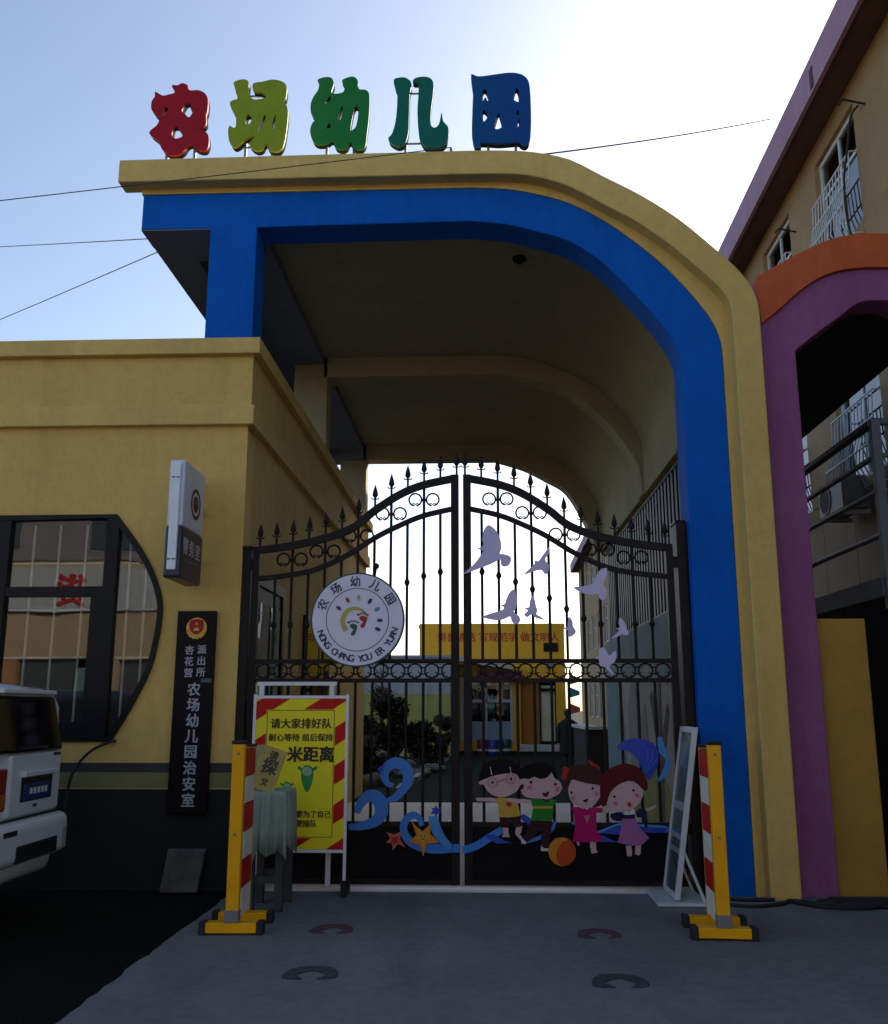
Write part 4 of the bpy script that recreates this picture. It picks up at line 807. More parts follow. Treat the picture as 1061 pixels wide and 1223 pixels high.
obj('rubber_foot', MB().box(x0 - .03, x0 + .01, 7.66, 7.94, .012, .13).box(x1 - .01, x1 + .03, 7.66, 7.94, .012, .13), RUB, nb, bevel=.006)

# ------------------------------------------------------------------ draped table
tb = thing('draped_table', 'small table under a pale green cloth behind the left barrier', 'table', (-1.6, 7.3, .012))
CL = mat('pale_green_cloth', (.27, .345, .285), .9, .10, 4, .15, 120)
cm = MB(); nx = 128
per = []
xa, xb, ya, yb = -1.735, -1.455, 7.12, 7.52
for i in range(nx):
    u = i / nx * 4; e = int(u); f = u - e
    p = [(xa + (xb - xa) * f, ya), (xb, ya + (yb - ya) * f), (xb - (xb - xa) * f, yb), (xa, yb - (yb - ya) * f)][e]
    per.append(p)
cxx, cyy = (xa + xb) / 2, (ya + yb) / 2
rows = [.842, .835, .80, .71, .57, .43]
k0 = len(cm.v)
for ri, zz in enumerate(rows):
    for i, p in enumerate(per):
        fl = ri / 5; fold = .7 * (.030 * math.sin(i * .47) + .018 * math.sin(i * 1.07 + 1) + .010 * math.sin(i * 1.9 + ri)) * fl + (.03 * fl if min(i % 32, 32 - i % 32) < 3 else 0)
        sc = 1.0 + .03 * fl - (.03 if ri == 0 else 0)
        d = math.hypot(p[0] - cxx, p[1] - cyy)
        drop = 0
        if ri == 5: drop = .035 * math.sin(i * .2 + 1) - .10 * max(0, 1 - min(i % 32, 32 - i % 32) / 5) - .30 * max(0, 1 - abs(i - 3) / 6)
        cm.v.append((cxx + (p[0] - cxx) * (sc + fold / d), cyy + (p[1] - cyy) * (sc + fold / d), zz + drop))
for ri in range(5):
    for i in range(nx): cm.f.append((k0 + ri * nx + i, k0 + (ri + 1) * nx + i, k0 + (ri + 1) * nx + (i + 1) % nx, k0 + ri * nx + (i + 1) % nx))
cm.f.append(tuple(range(k0, k0 + nx)))
o = obj('cloth', cm, CL, tb, smooth='all'); so_ = o.modifiers.new('thick', 'SOLIDIFY'); so_.thickness = .006
lg = mat('dark_stool', (.035, .045, .045), .7, .2, 6)
for lx in (-1.70, -1.49):
    for ly in (7.16, 7.48): obj('leg', MB().hexa([(lx - .03, ly - .03, .012), (lx + .03, ly - .03, .012), (lx + .03, ly + .03, .012), (lx - .03, ly + .03, .012), (lx - .022, ly - .022, .82), (lx + .022, ly - .022, .82), (lx + .022, ly + .022, .82), (lx - .022, ly + .022, .82)]), lg, tb)
obj('stretcher', MB().box(-1.69, -1.50, 7.145, 7.175, .20, .25).box(-1.69, -1.50, 7.465, 7.495, .20, .25), lg, tb)
# tilted yellow card on the table
cd = thing('card_stand', 'tilted faded yellow card with dark characters standing on the draped table', 'card', (-1.62, 7.2, .85))
Mc = T((-1.60, 7.17, .99)) @ Matrix.Rotation(R(16), 4, 'Y') @ Matrix.Rotation(R(-12), 4, 'X') @ Matrix.Rotation(R(18), 4, 'Z')
def on(m): m.transform(Mc); return m
PY_ = mat('faded_card', (.42, .34, .09), .7, .2, 10)
obj('panel', on(MB().box(-.09, .09, -.003, .003, -.145, .17).mesh('p')), PY_, cd)
obj('panel', on(MB().hexa([(-.14, .02, -.12), (-.092, 0, -.145), (-.092, .004, -.145), (-.14, .024, -.12), (-.14, .02, .15), (-.092, 0, .17), (-.092, .004, .17), (-.14, .024, .15)]).mesh('p')), mat('card_side', (.30, .25, .12), .7, .2, 10), cd)
for c, zz, s in (('请', .115, .07), ('探', .03, .12), ('文', -.085, .06)):
    me = text_mesh(c, s, .03, .001); me.transform(T((.0, -.005, zz))); obj('lettering', on(me), mat('card_ink', (.05, .045, .02), .6), cd)
obj('back_strut', on(MB().hexa([(-.05, .10, -.135), (.05, .10, -.135), (.05, .105, -.135), (-.05, .105, -.135), (-.05, .004, .13), (.05, .004, .13), (.05, .009, .13), (-.05, .009, .13)]).mesh('p')), mat('card_side', (.30, .25, .12)), cd)

# ------------------------------------------------------------------ white poster stand at the right
ps = thing('poster_stand', 'white framed poster stand leaning sideways on a flat base, before the blue pillar', 'display stand', (1.5, 7.7, .012))
def lean(y0, y1, u0, u1, t0, t1):
    """box on the leaning panel: u along height 0..1, t thickness"""
    def P(y, u, t): return (1.435 + .20 * u + t, y, .045 + 1.255 * u)
    return [P(y0, u0, t0), P(y0, u0, t1), P(y1, u0, t1), P(y1, u0, t0), P(y0, u1, t0), P(y0, u1, t1), P(y1, u1, t1), P(y1, u1, t0)]
PW = mat('stand_white', (.55, .58, .58), .4, .08, 6)
obj('frame', MB().hexa(lean(7.48, 7.52, 0, 1, -.02, .02)).hexa(lean(7.93, 7.97, 0, 1, -.02, .02)).hexa(lean(7.52, 7.93, .965, 1, -.02, .02)).hexa(lean(7.52, 7.93, .0, .03, -.02, .02)), PW, ps, bevel=.004)
obj('poster', MB().hexa(lean(7.52, 7.93, .03, .965, -.008, .008)), mat('poster_dark', (.05, .06, .065), .25, .5, 5, col2=(.10, .12, .12)), ps)
for u0, u1, c in ((.50, .545, (.3, .32, .34)), (.33, .36, (.25, .27, .28)), (.25, .28, (.25, .27, .28)), (.75, .9, (.06, .10, .16))):
    obj('poster_print', MB().hexa(lean(7.57, 7.88, u0, u1, -.011, -.0085)), mat('poster_print_%d' % int(u0 * 100), c, .4, .3, 12), ps)
obj('base_plate', box(1.28, 1.66, 7.42, 8.0 - .05, .012, .035), PW, ps, bevel=.004)
for yy_ in (7.50, 7.93):
    obj('brace', MB().tube([(1.497, yy_, .40), (1.64, yy_, .035)], .012, 8), PW, ps)

# ------------------------------------------------------------------ marks on the pavement
def crescent(cx, cy, w, h):
    out = [(-.5, -.42), (-.48, .05), (-.30, .42), (0, .5), (.30, .42), (.48, .1), (.5, -.35), (.16, -.5), (.30, -.2), (.16, .02), (0, .14), (-.16, .0), (-.28, -.2), (-.12, -.5)]
    return [(cx + a * w, cy + b * h) for a, b in catmull(out, 3, True)]
for cx, cy, wd, c, nm, lab in ((-1.01, 6.63, .27, (.055, .018, .024), 'red_marking', 'dark red crescent mark on the pavement, in front of the notice board'), (.74, 6.57, .27, (.045, .02, .03), 'red_marking', 'dark red crescent mark on the pavement, in front of the cartoon ball'),
                               (-.96, 5.58, .29, (.008, .022, .026), 'green_marking', 'dark green crescent mark on the pavement, nearest left'), (.72, 5.49, .29, (.008, .022, .026), 'green_marking', 'dark green crescent mark on the pavement, nearest right')):
    me = flat_mesh([crescent(cx, cy, wd, .26)], -.002, .002); me.transform(Matrix(((1, 0, 0, 0), (0, 0, 1, 0), (0, 1, 0, .0115), (0, 0, 0, 1))))
    tag(obj('floor_marking', me, mat(nm, c, .85, .5, 22, .2, 120, col2=tuple(k * 1.3 + .02 for k in c))), lab, 'floor mark', 'crescent marks on the pavement')
cb = MB()
def loop(p): cb.tube([(x, y, .022 + .006 * math.sin(3 * x)) for x, y in catmull(p, 6)], .014, 6)
loop([(1.72, 7.55), (1.95, 7.42), (2.2, 7.5), (2.32, 7.62), (2.5, 7.5), (2.8, 7.42), (3.0, 7.5), (3.2, 7.45), (3.6, 7.6), (4.2, 7.6)])
loop([(2.3, 7.63), (2.45, 7.4), (2.75, 7.36), (2.95, 7.5), (2.75, 7.62), (2.5, 7.6)])
loop([(2.55, 7.62), (2.75, 7.48), (3.05, 7.40), (3.15, 7.55), (2.9, 7.66), (2.65, 7.56), (2.9, 7.45)])
loop([(2.6, 7.5), (2.8, 7.6), (3.0, 7.52), (3.1, 7.62), (2.9, 7.55), (2.7, 7.66), (2.55, 7.58), (2.75, 7.53), (2.95, 7.6)])
loop([(2.62, 7.7), (2.85, 7.68), (3.05, 7.7), (3.2, 7.6), (3.0, 7.64), (2.8, 7.6), (2.6, 7.64)])
loop([(1.75, 7.75), (1.95, 7.66), (2.2, 7.66)])
tag(obj('ground_cable', cb, RUB, smooth=True), 'tangled black cables on the pavement at the foot of the arch and purple pillar', 'cable')

# ------------------------------------------------------------------ white van, tail towards the gate
vn = thing('white_van', 'white minivan parked along the gatehouse, only its tail in view', 'van', (-4.5, 6.35, .004))
VW = mat('van_white', (.62, .65, .68), .25, .03, 2, coat=.6); VG = mat('van_glass', (.003, .003, .004), .1, .1, 2, spec=.3); VB = mat('van_black', (.012, .012, .013), .5, .2, 8)
yc, hw = 6.50, .575
# side profile sections along X (rear at right): cross-section rounded rectangle
def sect(x, ww, zb, zt, sh):
    """half-width ww at waist, bottom zb, top zt, shoulder height sh; returns loop (y,z)"""
    top = ww * .86
    pts = [(-ww * .94, zb), (-ww, zb + .12), (-ww, sh), (-top - .02, zt - .10), (-top + .08, zt - .015), (0, zt), (top - .08, zt - .015), (top + .02, zt - .10), (ww, sh), (ww, zb + .12), (ww * .94, zb)]
    return [(x, yc + a, b) for a, b in pts]
secs = [sect(-6.3, hw, .25, 1.15, .85), sect(-5.9, hw, .25, 1.5, 1.0), sect(-5.2, hw, .25, 1.62, 1.05), sect(-3.4, hw, .25, 1.62, 1.05), sect(-3.25, hw * .985, .27, 1.60, 1.05), sect(-3.15, hw * .95, .33, 1.56, 1.04), sect(-3.12, hw * .90, .36, 1.53, 1.03)]
vm = MB(); n = 11
for s in secs: vm.v += s
for i in range(len(secs) - 1):
    for j in range(n): vm.f.append((i * n + j, i * n + (j + 1) % n, (i + 1) * n + (j + 1) % n, (i + 1) * n + j))
vm.f.append(tuple(range(n))[::-1]); vm.f.append(tuple((len(secs) - 1) * n + j for j in range(n)))
vb = obj('body', vm, VW, vn, smooth=True, bevel=.06); vb.modifiers['bevel'].segments = 4
def rear(name, y0, y1, z0, z1, d, m, parent=vn, bev=.01, slope=0.0):
    x = -3.118
    return obj(name, MB().hexa([(x - .05, y0, z0), (x + d, y0, z0), (x + d, y1, z0), (x - .05, y1, z0), (x - .05 - slope, y0 + slope * .4, z1), (x + d - slope, y0 + slope * .4, z1), (x + d - slope, y1 - slope * .4, z1), (x - .05 - slope, y1 - slope * .4, z1)]), m, parent, bevel=bev)
tg = rear('tailgate', 6.225, 6.985, .735, 1.15, .03, VW, bev=.028)
rw = MB().hexa([(-3.17, 6.0, 1.15), (-3.075, 6.0, 1.15), (-3.075, 6.975, 1.15), (-3.17, 6.975, 1.15), (-3.21, 6.0, 1.53), (-3.118, 6.0, 1.53), (-3.118, 6.865, 1.53), (-3.21, 6.865, 1.53)])
obj('rear_window', rw, VG, tg, bevel=.025)
rear('spoiler', 6.05, 6.82, 1.54, 1.57, .03, VW, tg, .008)
rear('wiper', 6.3, 6.7, 1.175, 1.19, .055, VB, tg, .003)
rear('plate_recess', 6.385, 6.85, .825, 1.02, .034, VB, tg, .01)
rear('licence_plate', 6.42, 6.80, .838, .945, .040, mat('plate_blue', (.012, .03, .16), .4, .2, 14), tg, .004)
for k in range(5): rear('plate_mark', 6.50 + k * .055, 6.535 + k * .055, .875, .915, .0415, PWHT, tg, 0)
rear('plate_shroud', 6.375, 6.86, .99, 1.03, .065, VW, tg, .01)
rear('handle', 6.58, 6.63, .785, .805, .036, VB, tg, .003)
rear('badge', 6.84, 6.95, 1.115, 1.135, .034, VB, tg, .003)
tl = rear('tail_light', 6.04, 6.205, .79, 1.06, .026, mat('tail_red', (.24, .006, .008), .25, .1, 8, coat=.3), vn, .012)
rear('indicator', 6.046, 6.199, .80, .90, .030, mat('tail_amber', (.35, .10, .01), .25, .1, 8, coat=.3), tl, .008)
bp_ = rear('bumper', 5.95, 7.08, .43, .715, .085, VW, vn, .075)
rear('bumper_grille', 6.28, 6.88, .455, .565, .092, VB, bp_, .012)
bp_.modifiers['bevel'].segments = 5; tg.modifiers['bevel'].segments = 4
rear('panel_gap', 6.0, 7.0, .716, .728, .012, VB, vn, 0)
rear('fog_trim', 6.95, 7.03, .46, .62, .090, mat('van_trim', (.3, .3, .3), .4), bp_, .01)
rear('decal', 6.10, 6.28, .635, .668, .087, VB, bp_, .001)
for xx in (-3.75, -5.75):
    for q in (-1, 1):
        wm = MB(); prof = [(.0, -.07), (.2, -.08), (.27, -.06), (.28, 0), (.27, .06), (.2, .08), (.0, .07)]
        m = MB(); nn = 24
        for r_, dd_ in prof[1:-1]:
            for j in range(nn): m.v.append((xx + r_ * math.cos(2 * math.pi * j / nn), yc + q * .50 + dd_, .285 + r_ * math.sin(2 * math.pi * j / nn)))
        for i in range(4):
            for j in range(nn): m.f.append((i * nn + j, i * nn + (j + 1) % nn, (i + 1) * nn + (j + 1) % nn, (i + 1) * nn + j))
        m.f.append(tuple(range(nn))); m.f.append(tuple(4 * nn + j for j in reversed(range(nn))))
        obj('wheel', m, RUB, vn, smooth=True)

# ------------------------------------------------------------------ overhead wires
WIRE = mat('wire_grey', (.035, .04, .05), .6)
def wire(a, b, sag, lab, r=.008):
    a, b = Vector(a), Vector(b)
    pts = [a + (b - a) * i / 24 - Vector((0, 0, sag * 4 * (i / 24) * (1 - i / 24))) for i in range(25)]
    tag(obj('overhead_wire', MB().tube(pts, r, 5), WIRE, smooth='all'), lab, 'wire', 'overhead wires')
wire((-10.03, 5.9, 4.33), (-0.25, 7.69, 6.45), .03, 'thin wire crossing in front of the tan rim at the top of the arch', .0045)
wire((-0.2, 7.95, 6.44), (4.6, 13.03, 10.30), .05, 'thin faint wire from the rooftop letters to the eaves of the right building', .009)
obj('wire_bracket', MB().tube([(-.25, 7.72, 6.40), (-.25, 7.72, 6.46)], .012, 8).tube([(-.25, 7.69, 6.45), (-.2, 7.95, 6.44)], .006, 6), GREYM, arch)
wire((-15.71, 20.4, 12.26), (-3.2, 9.3, 6.49), .03, 'nearly level grey wire reaching the roof of the arch at its left overhang', .006)
wire((-15.56, 20.4, 8.72), (-3.1, 9.3, 6.5), .06, 'slanting grey wire rising to the left overhang of the arch', .006)
obj('wire_bracket', MB().tube([(-3.15, 9.3, 6.40), (-3.15, 9.3, 6.53)], .02, 8), GREYM, arch)
# ------------------------------------------------------------------ orange and purple arch at the right edge
pa = thing('side_arch', 'orange rimmed purple arch at the right edge, joined to the tan pillar', 'arch', (3.49, 7.85, 0))
def mir(p): return [(6.98 - a, b) for a, b in p[::-1]]
PIl = [(2.75, 0)] + [(2.75, 4.45)] + catmull([(2.75, 4.50), (2.963, 4.669), (3.136, 4.792), (3.281, 4.906), (3.385, 4.951), (3.49, 4.955)], 3)
POl = [(2.452, 0), (2.462, 4.735)] + catmull([(2.47, 4.745), (2.647, 4.891), (2.826, 5.051), (3.003, 5.166), (3.173, 5.227), (3.35, 5.25), (3.49, 5.253)], 3)
OOl = [(2.462, 4.74), (2.452, 5.13)] + catmull([(2.455, 5.185), (2.677, 5.311), (2.888, 5.426), (3.064, 5.506), (3.237, 5.556), (3.40, 5.574), (3.49, 5.576)], 3)
PI_, PO_, OO_ = PIl + mir(PIl)[1:], POl + mir(POl)[1:], OOl + mir(OOl)[1:]
obj('purple_frame', MB().prism(PO_ + PI_[::-1], 7.84, 8.15), PURPLE, pa, bevel=.01)
obj('orange_rim', MB().prism(OO_ + [p for p in PO_[::-1] if p[1] > 4.7], 7.80, 8.15), ORANGE, pa, bevel=.01)
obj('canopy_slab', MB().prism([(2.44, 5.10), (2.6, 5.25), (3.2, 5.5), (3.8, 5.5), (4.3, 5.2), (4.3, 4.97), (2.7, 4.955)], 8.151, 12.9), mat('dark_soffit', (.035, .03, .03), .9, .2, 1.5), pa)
obj('back_wall', box(2.43, 2.70, 8.2, 12.9, 0, 5.05), OCHRE, pa)
obj('ochre_infill', box(2.752, 3.16, 7.90, 8.4, .0, 2.17), OCHRE, pa, bevel=.01)
# steel landing with rails inside that arch
ld = thing('steel_landing', 'dark steel landing with grey pipe railing inside the purple arch', 'stair landing', (3.5, 8.5, 0))
STEEL = mat('dark_steel', (.05, .055, .06), .5, .25, 6, metal=.2); PIPE = mat('grey_pipe', (.13, .145, .155), .45, .15, 8)
obj('platform', box(3.58, 4.3, 8.5, 12.4, 2.42, 2.60), mat('grey_beam', (.09, .095, .10), .6, .2, 5), ld, bevel=.005)
obj('dark_panel', box(3.17, 4.225, 8.36, 8.42, 0, 2.30), mat('near_black_panel', (.008, .008, .008), .8, .2, 4, spec=.1), ld)
obj('post', box(3.60, 3.68, 8.45, 8.53, 0, 4.06), PIPE, ld, bevel=.006)
obj('post', MB().tube([(3.60, 11.0, 2.6), (3.60, 11.0, 4.05)], .035, 10), PIPE, ld, smooth=True)
obj('post', MB().tube([(3.60, 12.3, 2.6), (3.60, 12.3, 4.05)], .035, 10), PIPE, ld, smooth=True)
for zz, r in ((4.03, .045), (3.71, .028), (3.38, .028), (2.98, .026)):
    obj('rail', MB().tube([(3.62, 8.49, zz), (3.62, 12.35, zz)], r, 10), STEEL if r > .04 else PIPE, ld, smooth=True)
    obj('rail', MB().tube([(3.64, 8.49, zz + .01), (4.25, 8.49, zz + .01)], r * .8, 10), PIPE, ld, smooth=True)
for i in range(6):
    obj('step', box(3.75, 4.25, 8.0 - i * .27 + .1, 8.28 - i * .27 + .1, 2.2 - i * .36, 2.24 - i * .36), STEEL, ld)
st_ = MB()
for xx in (3.72, 4.26): st_.hexa([(xx, 6.75, .1), (xx + .03, 6.75, .1), (xx + .03, 6.95, .1), (xx, 6.95, .1), (xx, 8.42, 2.3), (xx + .03, 8.42, 2.3), (xx + .03, 8.62, 2.3), (xx, 8.62, 2.3)])
# ------------------------------------------------------------------ teaching building along the right
te = thing('teaching_building', 'long three storey tan building with mauve eaves and white window grilles, at right', 'building', (5.0, 10, 0), rz=-math.atan(.0204))
TILE = mat('tan_wall_panel', (.30, .195, .085), .8, .14, 1.2, .2, 60, streak=.15)
MAUVE = mat('mauve_fascia', (.34, .19, .29), .7, .12, 1.0, .1, 50, streak=.2); SOF = mat('brown_soffit', (.10, .05, .05), .85, .2, 1.5)
L = dict(local=True)
y0, y1 = -7, 48
wins = [1.45 + 2.85 * i for i in range(16)]
FL = (0.95, 4.4, 7.72)
# wall with window openings: bands between the windows
wm = MB(); zc = 0
for z0 in FL:
    z1 = z0 + 1.70
    wm.box(0, .25, y0, y1, zc, z0)
    yy = y0
    for wy in wins: wm.box(0, .25, yy, wy, z0, z1); yy = wy + 1.52
    wm.box(0, .25, yy, y1, z0, z1); zc = z1
wm.box(0, .25, y0, y1, zc, 9.74)
obj('wall', wm, TILE, te, **L)
obj('end_wall', MB().box(.25, 8, y0, y0 + .25, 0, 9.74).box(.25, 8, y1 - .25, y1, 0, 9.74).box(8, 8.25, y0, y1, 0, 9.74), TILE, te, **L)
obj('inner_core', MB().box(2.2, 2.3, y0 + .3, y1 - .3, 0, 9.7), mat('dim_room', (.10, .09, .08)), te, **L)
obj('roof', box(-.40, 8.6, y0 - .5, y1 + .5, 9.745, 9.9), SOF, te, **L)
obj('eave_fascia', MB().box(-.46, -.40, y0 - .5, y1 + .5, 9.70, 10.22).box(-.40, 8.6, y0 - .56, y0 - .50, 9.70, 10.22).box(-.40, 8.6, y1 + .5, y1 + .56, 9.70, 10.22), MAUVE, te, **L)
# raised wall panels near the arches (joints read as fine dark lines)
pnl = None
for iy in range(9):
    for iz, (za, zb) in enumerate(((2.75, 3.55), (3.56, 4.36), (6.13, 6.90), (6.91, 7.68))):
        ya = -1.0 + iy * 1.22
        if pnl is None: pnl = obj('wall_panel', MB().box(-.012, 0, 0, 1.205, 0, .79), TILE, te, **L); pnl.matrix_local = T((0, ya, za))
        else: inst(pnl, 'wall_panel', te, T((0, ya, za)) @ Matrix.Diagonal((1, 1, (zb - za - .01) / .79, 1)))
for i, wy in enumerate(wins[:5]):
    for z0 in FL[1:]:
        nx_ = wins[i + 1]; inst(pnl, 'wall_panel', te, T((0, wy + 1.535, z0 + .0)) @ Matrix.Diagonal((1, (nx_ - wy - 1.55) / 1.205, 1.68 / .79, 1)))
TG = glass_mat('school_glass', (.10, .13, .16), 1.9)
WF = mat('white_frame', (.55, .57, .58), .5, .08, 6)
first = None
def grille_mesh():
    m = MB()
    for k in range(13):
        yy = .03 + k * 1.46 / 12
        m.tube([(-.10, yy, .98), (-.12, yy, .6), (-.22, yy, .25), (-.24, yy, .05), (-.12, yy, -.22)], .010, 5)
    for zz, xx in ((.98, -.10), (.62, -.12), (.26, -.22), (-.2, -.13)): m.tube([(xx, .0, zz), (xx, 1.52, zz)], .014, 5)
    for yy in (0, 1.52):
        for zz, xx in ((.98, -.10), (-.2, -.13)): m.tube([(0, yy, zz), (xx, yy, zz)], .012, 5)
    return m
for fi, z0 in enumerate(FL):
    for i, wy in enumerate(wins):
        M = T((0, wy, z0))
        if first is None:
            f = MB().box(.06, .13, 0, .07, 0, 1.7).box(.06, .13, 1.45, 1.52, 0, 1.7).box(.06, .13, .07, 1.45, 0, .07).box(.06, .13, .07, 1.45, 1.63, 1.7).box(.07, .12, .73, .79, .07, 1.63).box(.07, .12, .07, .73, 1.08, 1.13).box(.07, .12, .79, 1.45, 1.08, 1.13)
            fo = obj('window', f, WF, te, **L); fo.matrix_local = M
            p0 = obj('pane', MB().box(.09, .096, .07, 1.45, .07, 1.63), TG, fo, **L)
            gr = obj('grille', grille_mesh(), WF, fo, **L); first = fo
        else:
            fo = inst(first, 'window', te, M); inst(p0, 'pane', fo, Matrix.Identity(4))
            if i < 5 and fi > 0: inst(gr, 'grille', fo, Matrix.Identity(4))
CURT = mat('pale_curtain', (.42, .46, .52), .9, .15, 5)
cvm = MB()
for z0 in FL[1:]:
    for wy in wins[:4]:
        k = len(cvm.v); nn = 20
        for zz in (z0, z0 + 1.7): cvm.v += [(.32 + .03 * math.sin(q * 1.9), wy + .25 + .9 * q / nn, zz) for q in range(nn + 1)]
        cvm.f += [(k + q, k + q + 1, k + nn + 2 + q, k + nn + 1 + q) for q in range(nn)]
obj('curtain', cvm, CURT, te, smooth='all', **L)
obj('cable', MB().tube(catmull([(-.03, 1.2, 9.2), (-.16, 1.15, 9.0), (-.2, 1.25, 8.6), (-.3, 1.2, 8.1), (-.25, 1.3, 7.5), (-.1, 1.2, 6.9)], 5), .014, 6), RUB, te, smooth=True, **L)
obj('wall_hook', MB().tube([(0, 1.05, 9.12), (-.28, 1.05, 9.2), (-.34, 1.05, 9.12)], .014, 6).tube([(0, 4.0, 8.9), (-.28, 4.0, 8.97), (-.34, 4.0, 8.9)], .014, 6), RUB, te, **L)
obj('fascia_stain', MB().box(-.468, -.461, 1.5, 1.62, 9.75, 10.05), mat('rust_stain', (.06, .03, .04), .9, .3, 8), te, **L)
# air conditioner on that wall
ac = thing('air_conditioner', 'grey outdoor air conditioner unit with dark fan below the grilled window', 'air conditioner', (4.95, 12.3, 4.0))
obj('casing', box(4.62, 4.95, 11.9, 12.75, 3.95, 4.38), mat('ac_casing', (.16, .17, .17), .5, .1, 6), ac, bevel=.015)
m = MB(); nn = 28
me = flat_mesh([disc(0, 0, .20, 28), disc(0, 0, .17, 28)], -.004, .004); me.transform(T((4.615, 12.50, 4.165)) @ RX); obj('fan_ring', me, BLACKM, ac)
me = flat_mesh([disc(0, 0, .17, 28)], -.003, .003); me.transform(T((4.618, 12.50, 4.165)) @ RX); obj('fan', me, RUB, ac)
obj('bracket', box(4.62, 5.0, 12.0, 12.04, 3.89, 3.95), WF, ac); obj('bracket', box(4.62, 5.0, 12.6, 12.64, 3.89, 3.95), WF, ac)

# ------------------------------------------------------------------ courtyard behind the gate
yb = thing('courtyard_hall', 'yellow single storey hall with faded red slogan lettering, seen through the gate', 'building', (.3, 33, 0))
YW = mat('hall_yellow', (.90, .44, .02), .8, .10, .8, .1, 40, streak=.12); OD = mat('hall_orange', (.45, .16, .015), .7, .1, 1)
obj('wall', MB().box(-2.2, -.75, 33, 33.3, 0, 4.33).box(-.75, 1.02, 33, 33.3, 2.45, 4.33).box(-.75, 1.02, 33, 33.3, 0, .3).box(1.02, 1.3, 33, 33.3, 0, 4.33).box(1.3, 2.52, 33, 33.3, 2.35, 4.33).box(2.52, 2.85, 33, 33.3, 0, 4.33).box(-2.2, -1.9, 33.3, 40, 0, 4.33).box(2.55, 2.85, 33.3, 40, 0, 4.33), YW, yb)
obj('roof', box(-2.25, 2.9, 33.31, 40, 4.2, 4.32), mat('roof_felt', (.08, .08, .08)), yb)
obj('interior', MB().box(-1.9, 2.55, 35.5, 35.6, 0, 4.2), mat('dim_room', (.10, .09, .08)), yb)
hw_ = obj('window', MB().box(-.75, -.67, 32.97, 33.1, .3, 2.45).box(.94, 1.02, 32.97, 33.1, .3, 2.45).box(.08, .15, 32.97, 33.1, .3, 2.45).box(-.67, .94, 32.97, 33.1, 1.62, 1.72).box(-.67, .94, 32.97, 33.1, 2.12, 2.18).box(-.67, .94, 32.97, 33.1, 2.38, 2.45), WF, yb)
obj('pane', box(-.67, .94, 33.05, 33.06, 1.0, 2.38), TG, hw_)
obj('lower_panel', box(-.67, .94, 33.03, 33.08, .3, .98), mat('pale_blue_panel', (.36, .42, .50), .5, .1, 2), hw_)
obj('recess', MB().box(1.3, 1.95, 33.25, 33.31, .2, 2.35), OD, yb)
dr = obj('door', box(1.98, 2.50, 33.2, 33.26, .22, 2.2), mat('door_light_paint', (.62, .58, .34), .3, .15, 2), yb)  # pale yellow colour stands in for the light in the door's glass
obj('door_frame', MB().box(1.95, 2.0, 33.12, 33.3, .2, 2.3).box(2.48, 2.53, 33.12, 33.3, .2, 2.3).box(2.0, 2.48, 33.12, 33.3, 2.0, 2.1).box(2.0, 2.48, 33.12, 33.3, .2, .32), BLACKM, dr)
obj('step', box(1.2, 2.55, 32.4, 33.0, .0, .22), PALE, yb)
obj('canopy', MB().hexa([(-1.2, 32.0, 3.05), (1.0, 32.0, 2.70), (1.0, 33.0, 2.70), (-1.2, 33.0, 3.05), (-1.2, 32.0, 3.22), (1.0, 32.0, 2.82), (1.0, 33.0, 2.82), (-1.2, 33.0, 3.22)]), mat('canopy_white', (.45, .45, .44), .7, .1, 2), yb)
obj('awning_board', box(-.2, 1.35, 32.4, 32.45, 2.35, 2.68), mat('maroon_board', (.16, .03, .05), .6, .2, 3), yb)
text('lettering', '讲普通话 写规范字 做文明人', .34, .55, 32.995, 3.86, mat('faded_red', (.55, .06, .02), .7, .2, 5), yb, .02)
obj('black_board', box(2.12, 2.62, 32.96, 32.99, 3.35, 3.65), BLACKM, yb); obj('grey_board', box(2.2, 2.45, 32.96, 32.99, 2.75, 3.1), mat('grey_board', (.2, .2, .19), .7), yb)
an = thing('annex_building', 'low annex wall, grey above and yellow green below, left of the yellow hall', 'building', (-2.7, 29, 0))
obj('upper_wall', MB().box(-9, -1.0, 29, 29.25, 1.85, 2.95).box(-1.25, -1.0, 29.25, 36, 0, 2.95), mat('annex_grey', (.40, .39, .42), .8, .1, .8, streak=.2), an)
obj('lower_wall', box(-9, -1.0, 28.99, 29.25, 0, 1.85), mat('annex_green', (.38, .36, .10), .8, .1, .8, streak=.2), an)
obj('coping', box(-9.05, -.95, 28.95, 29.3, 2.951, 3.02), mat('annex_grey', (.40, .39, .42)), an)
# low planter wall at the right of the yard
pw = thing('planter_wall', 'low dark planter wall with pale coping at right of the courtyard', 'planter', (2.6, 21, 0))
obj('wall', MB().box(2.25, 4.4, 21, 21.3, 0, .98).box(2.25, 2.5, 21.3, 24, 0, .98), mat('planter_dark', (.03, .025, .022), .8, .3, 3), pw)
obj('coping', MB().box(2.2, 4.45, 20.95, 21.33, .981, 1.05).box(2.2, 2.53, 21.33, 24.05, .981, 1.05), PALE, pw)
